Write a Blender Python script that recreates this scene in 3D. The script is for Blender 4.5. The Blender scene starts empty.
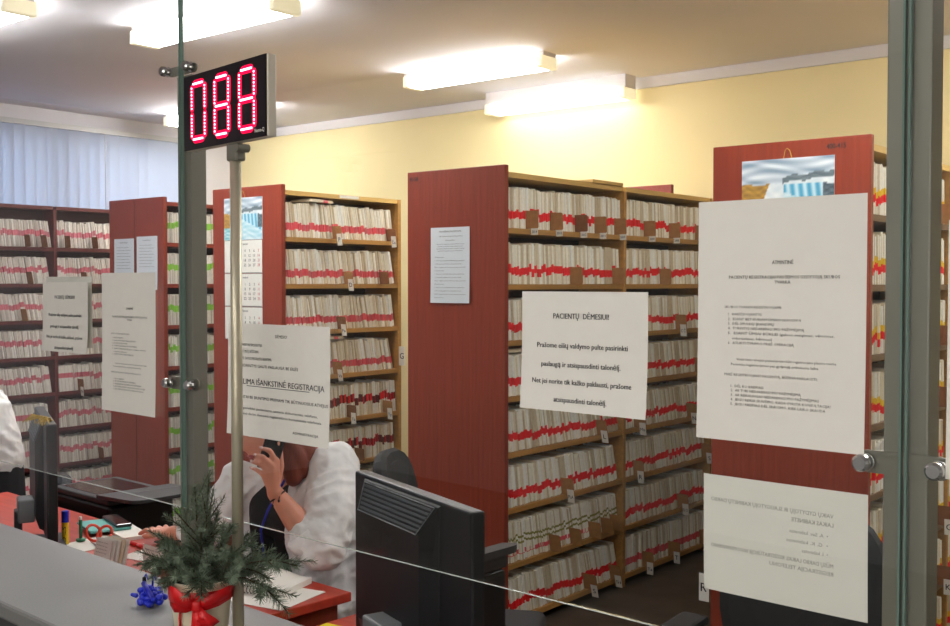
import bpy, bmesh, math, random
from mathutils import Vector, Matrix, Euler, noise
R = math.radians
random.seed(7)
S = bpy.context.scene
COL = S.collection

# ------------------------------------------------------------------ camera, world, exposure
cam_d = bpy.data.cameras.new('camera'); cam_d.sensor_width = 36; cam_d.lens = 36 * 1075 / 950
cam_d.clip_start = 0.05
cam = bpy.data.objects.new('camera', cam_d); COL.objects.link(cam)
cam.location = (0, 0, 1.68); cam.rotation_euler = (R(90 - 1.6), 0, R(39.2))
S.camera = cam
W = bpy.data.worlds.new('world'); S.world = W; W.use_nodes = True
W.node_tree.nodes['Background'].inputs[0].default_value = (.75, .85, 1, 1)
W.node_tree.nodes['Background'].inputs[1].default_value = 1.0
S.view_settings.view_transform = 'Standard'; S.view_settings.look = 'None'
S.view_settings.gamma = 1; S.view_settings.use_curve_mapping = False
S.view_settings.exposure = 0.42
LAMP = 30.0          # ceiling lamp diffusers
SKYLIGHT = 1.7       # daylight behind the blinds
HALLSKY = 4.0        # daylight in the hall window

# ------------------------------------------------------------------ materials
MATS = {}
def srgb(c):
    return tuple((x / 255 / 12.92 if x / 255 <= .04045 else ((x / 255 + .055) / 1.055) ** 2.4) for x in c) + (1,)
def mat(name, rgb, rough=.6, metal=0., noise=0., scale=(8, 8, 8), bump=0., spec=.5, trans=0., coat=0.):
    m = bpy.data.materials.new(name); m.use_nodes = True; nt = m.node_tree
    b = nt.nodes['Principled BSDF']
    b.inputs['Base Color'].default_value = srgb(rgb); b.inputs['Roughness'].default_value = rough
    b.inputs['Metallic'].default_value = metal; b.inputs['Specular IOR Level'].default_value = spec
    if coat: b.inputs['Coat Weight'].default_value = coat
    if noise or bump:
        tc = nt.nodes.new('ShaderNodeTexCoord'); mp = nt.nodes.new('ShaderNodeMapping')
        mp.inputs['Scale'].default_value = scale
        nz = nt.nodes.new('ShaderNodeTexNoise'); nz.inputs['Scale'].default_value = 1; nz.inputs['Detail'].default_value = 5
        nt.links.new(tc.outputs['Object'], mp.inputs[0]); nt.links.new(mp.outputs[0], nz.inputs['Vector'])
        if noise:
            rp = nt.nodes.new('ShaderNodeValToRGB')
            c0 = tuple(x * (1 - noise) for x in srgb(rgb)[:3]) + (1,); c1 = tuple(min(1, x * (1 + noise)) for x in srgb(rgb)[:3]) + (1,)
            rp.color_ramp.elements[0].color = c0; rp.color_ramp.elements[0].position = .3
            rp.color_ramp.elements[1].color = c1; rp.color_ramp.elements[1].position = .7
            nt.links.new(nz.outputs['Fac'], rp.inputs[0]); nt.links.new(rp.outputs[0], b.inputs['Base Color'])
        if bump:
            bp = nt.nodes.new('ShaderNodeBump'); bp.inputs['Strength'].default_value = bump; bp.inputs['Distance'].default_value = .01
            nt.links.new(nz.outputs['Fac'], bp.inputs['Height']); nt.links.new(bp.outputs[0], b.inputs['Normal'])
    MATS[name] = m
    return m
def emit(name, rgb, st):
    m = bpy.data.materials.new(name); m.use_nodes = True; nt = m.node_tree; nt.nodes.clear()
    o = nt.nodes.new('ShaderNodeOutputMaterial'); e = nt.nodes.new('ShaderNodeEmission')
    e.inputs[0].default_value = srgb(rgb); e.inputs[1].default_value = st
    nt.links.new(e.outputs[0], o.inputs[0]); MATS[name] = m
    return m
def glassmat(name, tint, refl=1.0, ior=1.5):
    m = bpy.data.materials.new(name); m.use_nodes = True; nt = m.node_tree; nt.nodes.clear()
    o = nt.nodes.new('ShaderNodeOutputMaterial'); mx = nt.nodes.new('ShaderNodeMixShader')
    t = nt.nodes.new('ShaderNodeBsdfTransparent'); t.inputs[0].default_value = tint + (1,)
    g = nt.nodes.new('ShaderNodeBsdfGlossy'); g.inputs['Roughness'].default_value = .0
    fr = nt.nodes.new('ShaderNodeFresnel'); ge = nt.nodes.new('ShaderNodeNewGeometry')
    mm = nt.nodes.new('ShaderNodeMath'); mm.operation = 'MULTIPLY_ADD'      # same reflectance at both faces of the pane
    mm.inputs[1].default_value = 1 / ior - ior; mm.inputs[2].default_value = ior
    nt.links.new(ge.outputs['Backfacing'], mm.inputs[0]); nt.links.new(mm.outputs[0], fr.inputs[0])
    nt.links.new(fr.outputs[0], mx.inputs[0]); nt.links.new(t.outputs[0], mx.inputs[1]); nt.links.new(g.outputs[0], mx.inputs[2])
    nt.links.new(mx.outputs[0], o.inputs[0]); MATS[name] = m
    return m
def vcol(name, rough=.35):
    m = bpy.data.materials.new(name); m.use_nodes = True; nt = m.node_tree
    a = nt.nodes.new('ShaderNodeAttribute'); a.attribute_name = 'print'
    nt.links.new(a.outputs['Color'], nt.nodes['Principled BSDF'].inputs['Base Color'])
    nt.nodes['Principled BSDF'].inputs['Roughness'].default_value = rough
    MATS[name] = m
    return m
def translucent(name, rgb):
    m = bpy.data.materials.new(name); m.use_nodes = True; nt = m.node_tree; nt.nodes.clear()
    o = nt.nodes.new('ShaderNodeOutputMaterial'); mx = nt.nodes.new('ShaderNodeMixShader'); mx.inputs[0].default_value = .5
    d = nt.nodes.new('ShaderNodeBsdfDiffuse'); t = nt.nodes.new('ShaderNodeBsdfTranslucent')
    d.inputs[0].default_value = srgb(rgb); t.inputs[0].default_value = srgb(rgb)
    nt.links.new(d.outputs[0], mx.inputs[1]); nt.links.new(t.outputs[0], mx.inputs[2]); nt.links.new(mx.outputs[0], o.inputs[0])
    MATS[name] = m
    return m

mat('wall_yellow', (234, 217, 164), .8, noise=.03, scale=(2, 2, 2))
mat('ceiling_paint', (224, 221, 226), .9, noise=.03, scale=(1.5, 1.5, 1.5))
mat('white_paint', (214, 208, 206), .7)
mat('hall_wall', (205, 205, 205), .85)
mat('lino', (84, 76, 68), .45, noise=.35, scale=(5, 5, 5))
mat('redwood', (143, 58, 38), .42, noise=.16, scale=(60, 60, 3), spec=.3)
mat('redwood_edge', (150, 62, 44), .4, noise=.12, scale=(60, 60, 3))
mat('darkwood', (104, 44, 40), .45, noise=.2, scale=(40, 3, 40))
mat('brownwood', (112, 82, 58), .5, noise=.16, scale=(50, 3, 50))
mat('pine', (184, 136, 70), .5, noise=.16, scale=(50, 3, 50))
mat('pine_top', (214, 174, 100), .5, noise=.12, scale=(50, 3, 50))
mat('hardboard', (84, 60, 40), .8, noise=.1, scale=(5, 5, 5))
mat('darkboard', (70, 42, 36), .8)
mat('desk_red', (176, 58, 40), .35, noise=.14, scale=(3, 40, 40))
mat('counter_grey', (128, 128, 126), .5, noise=.06, scale=(200, 200, 200))
mat('counter_body', (96, 98, 100), .6)
mat('steel', (126, 123, 112), .42, metal=.35)
mat('steel_shiny', (200, 200, 198), .2, metal=1.)
mat('alu', (192, 184, 160), .38, metal=.5)
mat('alu_case', (206, 198, 182), .5, metal=.1)
mat('black_acrylic', (18, 14, 20), .25)
mat('black_plastic', (22, 22, 24), .42, noise=.1, scale=(300, 300, 300))
mat('black_matt', (16, 16, 17), .7)
mat('dark_grey_plastic', (52, 53, 55), .5)
mat('rib_grey', (84, 86, 88), .4)
mat('mid_grey_plastic', (118, 122, 124), .5)
mat('chair_fabric', (46, 48, 50), .75, noise=.12, scale=(200, 200, 200))
mat('paper', (232, 229, 220), .8, noise=.012, scale=(30, 30, 30))
mat('paper_blue', (222, 228, 232), .8)
mat('ink', (42, 42, 46), .9)
mat('ink_mid', (78, 75, 72), .9)
mat('ink_faint', (176, 173, 166), .9)
mat('ink_grey', (110, 110, 110), .9)
mat('ink_red', (196, 60, 50), .9)
mat('cardboard', (168, 122, 74), .8, noise=.12, scale=(40, 40, 40))
mat('cardboard_dark', (132, 88, 54), .8, noise=.12, scale=(40, 40, 40))
for i, c in enumerate([(250, 243, 226), (234, 222, 196), (253, 250, 242), (214, 198, 168)]):
    mat('file_paper%d' % i, c, .85, noise=.06, scale=(60, 60, 60))
for i, c in enumerate([(240, 234, 224), (220, 212, 202), (246, 242, 234), (198, 190, 180)]):
    mat('file_pale%d' % i, c, .85, noise=.06, scale=(60, 60, 60))
mat('band_red', (248, 26, 34), .6); mat('band_red2', (236, 48, 40), .6)
mat('band_pink', (238, 96, 104), .6); mat('band_pink2', (226, 122, 124), .6)
mat('band_rose', (224, 120, 134), .6); mat('band_rose2', (208, 140, 146), .6)
mat('band_green', (142, 210, 62), .6); mat('band_green2', (168, 206, 100), .6)
mat('band_yellow', (240, 200, 40), .6)
mat('band_olive', (150, 146, 72), .6)
mat('band_dark', (112, 40, 34), .6)
mat('blind_rail', (196, 196, 196), .5)
translucent('blind_cloth', (214, 218, 224))
emit('lamp_old', (252, 250, 246), LAMP * .17)
emit('hall_fill', (252, 250, 246), LAMP * .62)
emit('lamp_white', (252, 250, 248), LAMP)
emit('daylight', (190, 208, 245), SKYLIGHT)
emit('hall_daylight', (250, 244, 236), HALLSKY)
emit('led_dot', (255, 150, 175), 6.0)
emit('led_glow_strip', (255, 12, 60), 1.6)  # dim red strips added under the dots, standing in for their glow
mat('lamp_cap', (232, 224, 196), .5)
MATS['lamp_cap'].node_tree.nodes['Principled BSDF'].inputs['Emission Color'].default_value = srgb((255, 240, 200))
MATS['lamp_cap'].node_tree.nodes['Principled BSDF'].inputs['Emission Strength'].default_value = .45    # the tube glows through the plastic cap
glassmat('pane_glass', (.985, .995, .988), ior=1.45)
mat('glass_edge', (104, 128, 118), .2)
mat('glass_edge_bright', (196, 206, 200), .2)
mat('ribbon_red', (214, 18, 24), .38)
mat('pot_cream', (232, 218, 190), .5)
mat('soil', (48, 36, 28), .95)
mat('fir_green', (100, 116, 94), .65, noise=.25, scale=(40, 40, 40))
mat('fir_green2', (130, 144, 124), .65)
mat('bark', (74, 56, 40), .9)
mat('cone_brown', (96, 58, 40), .8)
mat('blue_plastic', (26, 44, 190), .35)
mat('blue_wire', (20, 30, 170), .3)
mat('yellow_plastic', (240, 204, 30), .45)
mat('yellow_note', (236, 224, 40), .8)
mat('straw', (214, 176, 70), .7)
mat('teal', (96, 176, 168), .5)
mat('phone_glass', (12, 14, 16), .12)
mat('orange_plastic', (232, 70, 40), .4)
mat('red_plastic', (220, 30, 30), .4)
mat('pencil_green', (40, 130, 90), .5)
mat('skin', (222, 150, 124), .5, noise=.05, scale=(30, 30, 30))
mat('nail', (238, 206, 204), .25)
mat('lip', (178, 82, 84), .45)
mat('eye_white', (236, 232, 226), .3); mat('iris', (70, 60, 50), .3)
mat('hair_auburn', (120, 52, 32), .5, noise=.3, scale=(60, 60, 8))
mat('hair_brown', (70, 48, 36), .5, noise=.3, scale=(60, 60, 8))
mat('cloth_white', (247, 246, 247), .8, noise=.03, scale=(14, 14, 14), bump=.6)
mat('cloth_black', (22, 23, 28), .85)
mat('trouser_white', (216, 208, 204), .85)
mat('lanyard_blue', (36, 46, 168), .6)
mat('bracelet', (16, 14, 16), .7)
vcol('print_gloss')
M = MATS

# ------------------------------------------------------------------ builders
class MB:
    def __init__(s): s.v, s.f, s.m = [], [], []
    def add(s, vs, fs, mi=0):
        o = len(s.v); s.v += [tuple(v) for v in vs]; s.f += [tuple(i + o for i in f) for f in fs]
        s.m += ([mi] * len(fs) if isinstance(mi, int) else list(mi)); return s
    def box(s, x0, x1, y0, y1, z0, z1, mi=0, mtx=None):
        vs = [Vector((x, y, z)) for z in (z0, z1) for y in (y0, y1) for x in (x0, x1)]
        if mtx: vs = [mtx @ v for v in vs]
        return s.add(vs, [(0, 2, 3, 1), (4, 5, 7, 6), (0, 1, 5, 4), (2, 6, 7, 3), (0, 4, 6, 2), (1, 3, 7, 5)], mi)
    def rbox(s, x0, x1, y0, y1, z0, z1, r, mi=0, mtx=None, seg=2):
        bm = bmesh.new(); bmesh.ops.create_cube(bm, size=1)
        for v in bm.verts: v.co = Vector(((x0 + x1) / 2 + v.co.x * (x1 - x0), (y0 + y1) / 2 + v.co.y * (y1 - y0), (z0 + z1) / 2 + v.co.z * (z1 - z0)))
        bmesh.ops.bevel(bm, geom=bm.edges[:], offset=r, segments=seg, affect='EDGES', profile=.5)
        bm.verts.index_update()
        vs = [(mtx @ v.co if mtx else v.co.copy()) for v in bm.verts]
        s.add(vs, [tuple(v.index for v in f.verts) for f in bm.faces], mi); bm.free(); return s
    def tube(s, pts, rad, n=10, mi=0, caps=True):
        pts = [Vector(p) for p in pts]; rad = rad if isinstance(rad, (list, tuple)) else [rad] * len(pts)
        vs, prev = [], None
        for i, p in enumerate(pts):
            d = (pts[min(i + 1, len(pts) - 1)] - pts[max(i - 1, 0)]).normalized()
            if prev is None:
                a = d.orthogonal().normalized()
            else:
                a = (prev - d * prev.dot(d)); a = a.normalized() if a.length > 1e-6 else d.orthogonal().normalized()
            prev = a; b = d.cross(a)
            vs += [p + (a * math.cos(2 * math.pi * k / n) + b * math.sin(2 * math.pi * k / n)) * rad[i] for k in range(n)]
        fs = [(i * n + k, i * n + (k + 1) % n, (i + 1) * n + (k + 1) % n, (i + 1) * n + k) for i in range(len(pts) - 1) for k in range(n)]
        if caps: fs += [tuple(range(n))[::-1], tuple((len(pts) - 1) * n + k for k in range(n))]
        return s.add(vs, fs, mi)
    def lathe(s, prof, n=28, mi=0, c=(0, 0, 0)):
        vs = [(c[0] + r * math.cos(2 * math.pi * k / n), c[1] + r * math.sin(2 * math.pi * k / n), c[2] + z) for r, z in prof for k in range(n)]
        fs = [(i * n + k, i * n + (k + 1) % n, (i + 1) * n + (k + 1) % n, (i + 1) * n + k) for i in range(len(prof) - 1) for k in range(n)]
        fs += [tuple(range(n))[::-1], tuple((len(prof) - 1) * n + k for k in range(n))]
        return s.add(vs, fs, mi)
    def cap(s, p0, r0, p1, r1, n=14, mi=0):
        """a rounded, tapered limb segment"""
        p0, p1 = Vector(p0), Vector(p1); d = p1 - p0; L = d.length
        d = d / L if L > 1e-6 else Vector((0, 0, 1))
        pts, rr = [], []
        for k in range(5):
            a = math.pi / 2 * k / 4; pts.append(p0 - d * r0 * math.cos(a)); rr.append(max(r0 * math.sin(a), 1e-4))
        for k in range(5):
            a = math.pi / 2 * k / 4; pts.append(p1 + d * r1 * math.sin(a)); rr.append(max(r1 * math.cos(a), 1e-4))
        a = d.orthogonal().normalized(); b = d.cross(a)
        vs = [p + (a * math.cos(2 * math.pi * k / n) + b * math.sin(2 * math.pi * k / n)) * r for p, r in zip(pts, rr) for k in range(n)]
        fs = [(i * n + k, i * n + (k + 1) % n, (i + 1) * n + (k + 1) % n, (i + 1) * n + k) for i in range(9) for k in range(n)]
        fs += [tuple(range(n))[::-1], tuple(9 * n + k for k in range(n))]
        return s.add(vs, fs, mi)
    def mesh(s, name, mats):
        me = bpy.data.meshes.new(name); me.from_pydata(s.v, [], s.f)
        for m in mats: me.materials.append(m)
        me.polygons.foreach_set('material_index', s.m); me.update(); return me
    def build(s, name, mats, parent=None, loc=(0, 0, 0), rot=(0, 0, 0), smooth=False):
        mats = [MATS[m] if isinstance(m, str) else m for m in (mats if isinstance(mats, (list, tuple)) else [mats])]
        o = bpy.data.objects.new(name, s.mesh(name, mats)); COL.objects.link(o)
        o.location = loc; o.rotation_euler = rot
        if parent: o.parent = parent
        if smooth:
            o.data.polygons.foreach_set('use_smooth', [True] * len(o.data.polygons))
        return o
def tag(o, label, cat, group=None, kind=None):
    o['label'] = label; o['category'] = cat
    if group: o['group'] = group
    if kind: o['kind'] = kind
    return o
def thing(name, label, cat, loc=(0, 0, 0), rz=0, group=None):
    o = bpy.data.objects.new(name, None); COL.objects.link(o); o.empty_display_size = .05
    o.location = loc; o.rotation_euler = (0, 0, rz)
    return tag(o, label, cat, group)
def struct(o): o['kind'] = 'structure'; return o
def copy_tree(o, parent=None):
    c = o.copy(); COL.objects.link(c); c.parent = parent
    for ch in list(o.children): copy_tree(ch, c)
    return c
def relief(name, mb, voxel, mats, parent, smooth=6, loc=(0, 0, 0), folds=0):
    """fuse overlapping rounded segments into one continuous skin"""
    o = mb.build(name + '_src', mats[:1]); md = o.modifiers.new('r', 'REMESH'); md.mode = 'VOXEL'; md.voxel_size = voxel
    if smooth:
        sm = o.modifiers.new('s', 'SMOOTH'); sm.iterations = smooth; sm.factor = .5
    dg = bpy.context.evaluated_depsgraph_get(); me = bpy.data.meshes.new_from_object(o.evaluated_get(dg))
    bpy.data.objects.remove(o); me.name = name
    me.materials.clear()
    for m in mats: me.materials.append(MATS[m])
    if folds:
        me.update(); nr = [v.normal.copy() for v in me.vertices]
        for v, n_ in zip(me.vertices, nr):
            c = v.co; q = noise.noise_vector(c * 5) * .5
            a = noise.noise(Vector((c.x * 9 + c.z * 7, c.y * 9, c.z * 16 - c.x * 12)) + q); b = noise.noise(Vector((c.x * 22 - c.z * 14, c.y * 20, c.z * 30 + c.x * 16)) + q * 2)
            v.co = c + n_ * folds * ((1 - abs(a) * 2.2) * .7 + (1 - abs(b) * 2) * .3 - .5)
    me.polygons.foreach_set('use_smooth', [True] * len(me.polygons))
    r = bpy.data.objects.new(name, me); COL.objects.link(r); r.parent = parent; r.location = loc
    return r
def text(mb, s, x, z, cap, y=0., align='L', width=None, bold=0., mi=0, conv=None):
    """lettering in the x-z plane facing -y; cap = capital height; width squeezes to a length"""
    c = bpy.data.curves.new('t', 'FONT'); c.body = s; c.size = 1; c.resolution_u = 1 if cap < .005 else 2 if cap < .012 else 3
    o = bpy.data.objects.new('t', c); COL.objects.link(o)
    dg = bpy.context.evaluated_depsgraph_get(); me = bpy.data.meshes.new_from_object(o.evaluated_get(dg))
    bpy.data.objects.remove(o); bpy.data.curves.remove(c)
    if not len(me.vertices): return
    xs = [v.co.x for v in me.vertices]; x0, x1 = min(xs), max(xs)
    k = cap / .70; kx = k if width is None else width / (x1 - x0)
    W_ = (x1 - x0) * kx; ox = x if align == 'L' else x - W_ / 2 if align == 'C' else x - W_
    vs = [(ox + (v.co.x - x0) * kx, y, z + v.co.y * k) for v in me.vertices]
    fs = [tuple(p.vertices) for p in me.polygons]
    for j in range(3 if bold else 1):           # heavier strokes: the same letters a hair further on
        q = [(a + (j - 1) * bold * cap * 1.5 if bold else a, b - .00004 * j, c_) for a, b, c_ in vs]
        mb.add([conv(v) for v in q] if conv else q, fs, mi)
    bpy.data.meshes.remove(me)

# the partition and counter stand at a small angle to the racks: t along them, n away from the hall
AL = R(-3.1)
def P(t, n, z): return Vector((t * math.cos(AL) - n * math.sin(AL), t * math.sin(AL) + n * math.cos(AL), z))
NG = 1.487

# ------------------------------------------------------------------ the setting
XL, XR, YF, YB, ZC = -7.85, 2.6, -3.2, 6.2, 3.025
struct(MB().box(XL - .3, XR + .2, YF - .2, YB + .2, -.1, 0).build('floor', 'lino'))
struct(MB().box(XL - .3, XR + .2, YF - .2, YB + .2, ZC, ZC + .1).build('ceiling', 'ceiling_paint'))
struct(MB().box(XL - .3, XR + .2, YB, YB + .2, 0, ZC).build('wall_back', 'wall_yellow'))
struct(MB().box(XL - .3, XR, YB - .02, YB, 2.955, ZC).build('trim_1', 'white_paint'))
struct(MB().box(XR, XR + .2, YF, YB, 0, ZC).build('wall_right', 'hall_wall'))
WY0, WY1, WZ0, WZ1 = 1.9, 5.75, .95, 2.84           # window in the left wall, behind the blind
w = MB(); w.box(XL - .2, XL, YF, WY0, 0, ZC); w.box(XL - .2, XL, WY1, YB, 0, ZC); w.box(XL - .2, XL, WY0, WY1, 0, WZ0); w.box(XL - .2, XL, WY0, WY1, WZ1, ZC)
struct(w.build('wall_left', 'ceiling_paint'))
w = MB()
for y in (WY0 + .03, 3.18, 4.47, WY1 - .03): w.box(XL - .14, XL - .08, y - .03, y + .03, WZ0, WZ1)
for z in (WZ0 + .03, WZ1 - .03): w.box(XL - .14, XL - .08, WY0, WY1, z - .03, z + .03)
wf = struct(w.build('window_1', 'white_paint'))
MB().box(XL - .19, XL - .18, WY0, WY1, WZ0, WZ1).build('outdoor_light', 'daylight', wf)
# hall wall behind the viewer, with its own daylit window
w = MB(); HX0, HX1 = -1.2, 1.9
w.box(XL - .3, HX0, YF - .2, YF, 0, ZC); w.box(HX1, XR + .2, YF - .2, YF, 0, ZC); w.box(HX0, HX1, YF - .2, YF, 0, .9); w.box(HX0, HX1, YF - .2, YF, 2.5, ZC)
struct(w.build('wall_front', 'hall_wall'))
w = MB()
for x in (HX0 + .03, .35, HX1 - .03): w.box(x - .03, x + .03, YF - .14, YF - .08, .9, 2.5)
for z in (.93, 2.47): w.box(HX0, HX1, YF - .14, YF - .08, z - .03, z + .03)
wf = struct(w.build('window_2', 'white_paint'))
MB().box(HX0, HX1, YF - .19, YF - .18, .9, 2.5).build('outdoor_light', 'hall_daylight', wf)

# vertical blind over the left window
bl = thing('vertical_blind', 'pale vertical slat blind covering the window above the far left rack', 'blind', (XL + .045, 2.0, 0))
MB().box(-.02, .03, -.3, 3.85, 2.875, 2.915).build('headrail', 'blind_rail', bl)
sl = MB()
y = -.28
while y < 3.8:
    a = R(random.uniform(20, 32) if random.random() > .07 else 52); c, s_ = math.cos(a) * .052, math.sin(a) * .052
    sl.add([(-s_, y - c, .9), (s_, y + c, .9), (s_, y + c, 2.875), (-s_, y - c, 2.875)], [(0, 1, 2, 3)])
    y += .089
slo = sl.build('slats', 'blind_cloth', bl)
ch = MB(); ch.tube([(.06, 2.82, 2.87), (.06, 2.82, 1.6)], .004, 6); ch.build('pull_chain', 'blind_rail', bl)

# ceiling lamps
def lamp(x0, x1, yf, yb, label, drop=0., em='lamp_white'):
    t = thing('ceiling_lamp', label, 'ceiling light', ((x0 + x1) / 2, (yf + yb) / 2, ZC - .09 - drop), 0, 'fluorescent ceiling lamps')
    L, d = (x1 - x0) / 2, (yb - yf) / 2
    MB().box(-L, L, -d + .012, d - .012, .066, .09 + drop).build('tray', 'white_paint', t)
    b = MB()   # wrap-around diffuser, sides slope in a little
    e = L - .045
    v = [(x, y_, z) for x in (-e, e) for (y_, z) in ((-d, .066), (-d * .96, .012), (-d * .8, 0), (d * .8, 0), (d * .96, .012), (d, .066))]
    b.add(v, [(k, k + 1, k + 7, k + 6) for k in range(5)] + [(0, 5, 4, 3, 2, 1), (6, 7, 8, 9, 10, 11), (0, 6, 11, 5)])
    b.build('diffuser', em, t)
    for sx in (-1, 1):
        MB().rbox(sx * (L - .0225) - .0225, sx * (L - .0225) + .0225, -d - .003, d + .003, -.003, .068, .008).build('end_cap', 'lamp_cap', t)
    return t
lamp(-5.0, -3.84, 3.26, 3.42, 'bright ceiling lamp nearest above the red number display')
lamp(-4.75, -3.65, 5.09, 5.24, 'bright ceiling lamp in the middle of the ceiling above centre rack')
lamp(-4.79, -3.64, 5.98, 6.13, 'bright ceiling lamp hanging right at the yellow back wall', drop=.06, em='lamp_old')
lamp(-5.98, -4.82, 2.49, 2.65, 'bright ceiling lamp cut off by the top left corner')
lamp(-7.38, -6.22, 5.11, 5.27, 'ceiling lamp peeping out between glass joint and number display')
for (x, yy) in ((-1.9, 3.34), (-1.08, 5.14)): lamp(x, x + 1.16, yy - .08, yy + .08, 'unseen ceiling lamp added above the waterfall rack, out of the picture')  # unseen lamps, added to brighten the right side and the back wall

for (x, yy) in ((-2.75, -.6), (-1.1, -.6)): lamp(x, x + 1.16, yy - .08, yy + .08, 'unseen ceiling lamp added over the waiting hall, out of the picture', em='hall_fill')  # added out of view to light the sheets on the glass

# ------------------------------------------------------------------ racks
PITCH, Z0 = .268, 1.916          # shelf undersides step down from Z0
TH = .025
def shelf_z(k): return Z0 - PITCH * k      # underside of shelf k
FILES, CARDS = [], []
def rack(label, xr, yf, bays, side, wood, edge, backm, rows, panel=True, width=.62, top=2.205, topm=None, ptop=2.236):
    t = thing('filing_rack', label, 'shelf rack', (xr, yf, 0), 0, 'filing racks of the archive')
    def bx(name, m, *a): return MB().box(*a).build(name, m, t)
    if panel:
        p = MB().rbox(-width + .0, .0, 0, .03, 0, ptop, .003, 0)
        p.build('end_panel', side, t)
    y1 = bays[-1][1] - yf
    xi = -.012
    mid = -width / 2
    bx('back_panel', backm, mid - .008, mid + .008, .03, y1, .0, top - TH)
    for (a, b) in bays:
        a -= yf; b -= yf
        for k in range(rows):
            z = shelf_z(k); bx('shelf', wood, mid + .008, xi, a, b, z, z + TH)
        bx('top_board', topm or wood, -width, xi, a, b, top - TH, top)
        bx('upright', edge, -width + .01, -.006, b, b + .025, 0, top - TH if (a, b) != (bays[-1][0] - yf, bays[-1][1] - yf) else top)
        bx('far_shelves', wood, -width, mid - .008, a, b, shelf_z(3), shelf_z(3) + TH)
    return t
rackA = rack('red-brown double rack with two taped notices on its end, green-banded folders', -5.93, 4.1, [(4.13, 5.2)], 'redwood', 'redwood', 'darkwood', 'darkboard', 8)
MB().box(-.322, -.318, -.0015, .001, 0, 2.235).build('panel_seam', 'darkboard', rackA)
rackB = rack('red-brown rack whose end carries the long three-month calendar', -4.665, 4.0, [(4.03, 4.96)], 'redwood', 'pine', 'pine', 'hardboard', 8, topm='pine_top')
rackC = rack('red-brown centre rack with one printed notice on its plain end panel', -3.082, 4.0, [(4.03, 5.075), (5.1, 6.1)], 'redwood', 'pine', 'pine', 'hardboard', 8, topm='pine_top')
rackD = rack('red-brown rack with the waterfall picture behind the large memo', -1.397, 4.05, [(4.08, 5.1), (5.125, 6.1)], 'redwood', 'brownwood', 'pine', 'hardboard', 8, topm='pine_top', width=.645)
rackE = rack('dark brown rack along the window at the far left', -7.42, 3.15, [(3.18, 4.19), (4.215, 5.25)], 'darkwood', 'darkwood', 'darkwood', 'darkboard', 8, width=.32, top=2.245, topm='darkwood')
for o in list(rackE.children):
    if o.name.startswith('far_shelves'): bpy.data.objects.remove(o)
# pencilled range numbers on the panels
def number_mark(t, s, x, z, w):
    m = MB(); text(m, s, x, z, .02, -.0012, 'L', w, .02); m.build('written_number', 'ink', t)
number_mark(rackC, '451-500', -.632 + .03, 2.19, .055)
number_mark(rackD, '400-415', -.17, 2.192, .075)

# ------------------------------------------------------------------ folders
def file_mesh(style, i, rnd):
    papers = {'pale': ['file_pale%d' % k for k in range(4)]}.get({'rose': 'pale', 'green': 'pale'}.get(style, ''), ['file_paper%d' % k for k in range(4)])
    bands = {'red': ['band_red', 'band_red2'], 'pink': ['band_pink', 'band_pink2'], 'rose': ['band_rose', 'band_rose2'], 'green': ['band_green', 'band_green2'],
             'yellow': ['band_red', 'band_yellow'], 'olive': ['band_olive', 'band_pink'], 'dark': ['band_dark', 'band_red']}[style]
    th = rnd.uniform(.017, .034); n = rnd.choice((2, 3, 3, 4)); m = MB(); x = 0
    base = {'red': .044, 'pink': .046, 'rose': .085, 'green': .095, 'yellow': .04, 'olive': .085, 'dark': .075}[style] + rnd.uniform(-.012, .014)
    bh = rnd.uniform(.034, .043) * (1.25 if style == 'dark' else 1)
    cuts = [th * (k + rnd.uniform(-.15, .15)) / n for k in range(n + 1)]; cuts[0] = 0; cuts[-1] = th
    H = rnd.uniform(.192, .207)
    for k in range(n):
        y0, y1 = cuts[k], cuts[k + 1] - (.0008 if k < n - 1 else 0)
        h = H - rnd.uniform(0, .012); d = rnd.uniform(0, .006); b0 = base + rnd.uniform(-.004, .004)
        if style == 'yellow': zs = [0, b0, b0 + .03, b0 + .055, h]; mi = [0, 4, 5, 0]
        elif style == 'olive':
            zs = [0, .03, .03 + (.022 if rnd.random() < .5 else .004), b0, b0 + .011, b0 + .027, b0 + .038, h]; mi = [0, 5, 0, 4, 0, 4, 0]
        else: zs = [0, b0, b0 + bh, h]; mi = [0, 4 if rnd.random() < .75 else 5, 0]
        pm = rnd.choice((0, 0, 1, 2, 3)); off = len(m.v); L = len(zs)
        rr = min(.0022, (y1 - y0) * .3)          # rounded fold at the spine
        for z in zs: m.v += [(-.155, y0, z), (-d - rr, y0, z), (-d, y0 + rr, z), (-d, y1 - rr, z), (-d - rr, y1, z), (-.155, y1, z)]
        for a in range(L - 1):
            for q in range(6):
                if q == 5: mm = pm
                else: mm = pm if mi[a] == 0 else mi[a]
                m.f.append((off + a * 6 + q, off + a * 6 + (q + 1) % 6, off + (a + 1) * 6 + (q + 1) % 6, off + (a + 1) * 6 + q)); m.m.append(mm)
        m.f.append(tuple(off + q for q in range(6))[::-1]); m.m.append(pm)
        m.f.append(tuple(off + (L - 1) * 6 + q for q in range(6))); m.m.append(pm)
    return m, [MATS[a] for a in papers + bands], th, H
VAR = {}
rv = random.Random(3)
for st in ('red', 'pink', 'rose', 'green', 'yellow', 'olive', 'dark'):
    VAR[st] = []
    for i in range(12):
        m, mats, th, H = file_mesh(st, i, rv); VAR[st].append((m, mats, th, H, [None]))

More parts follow.
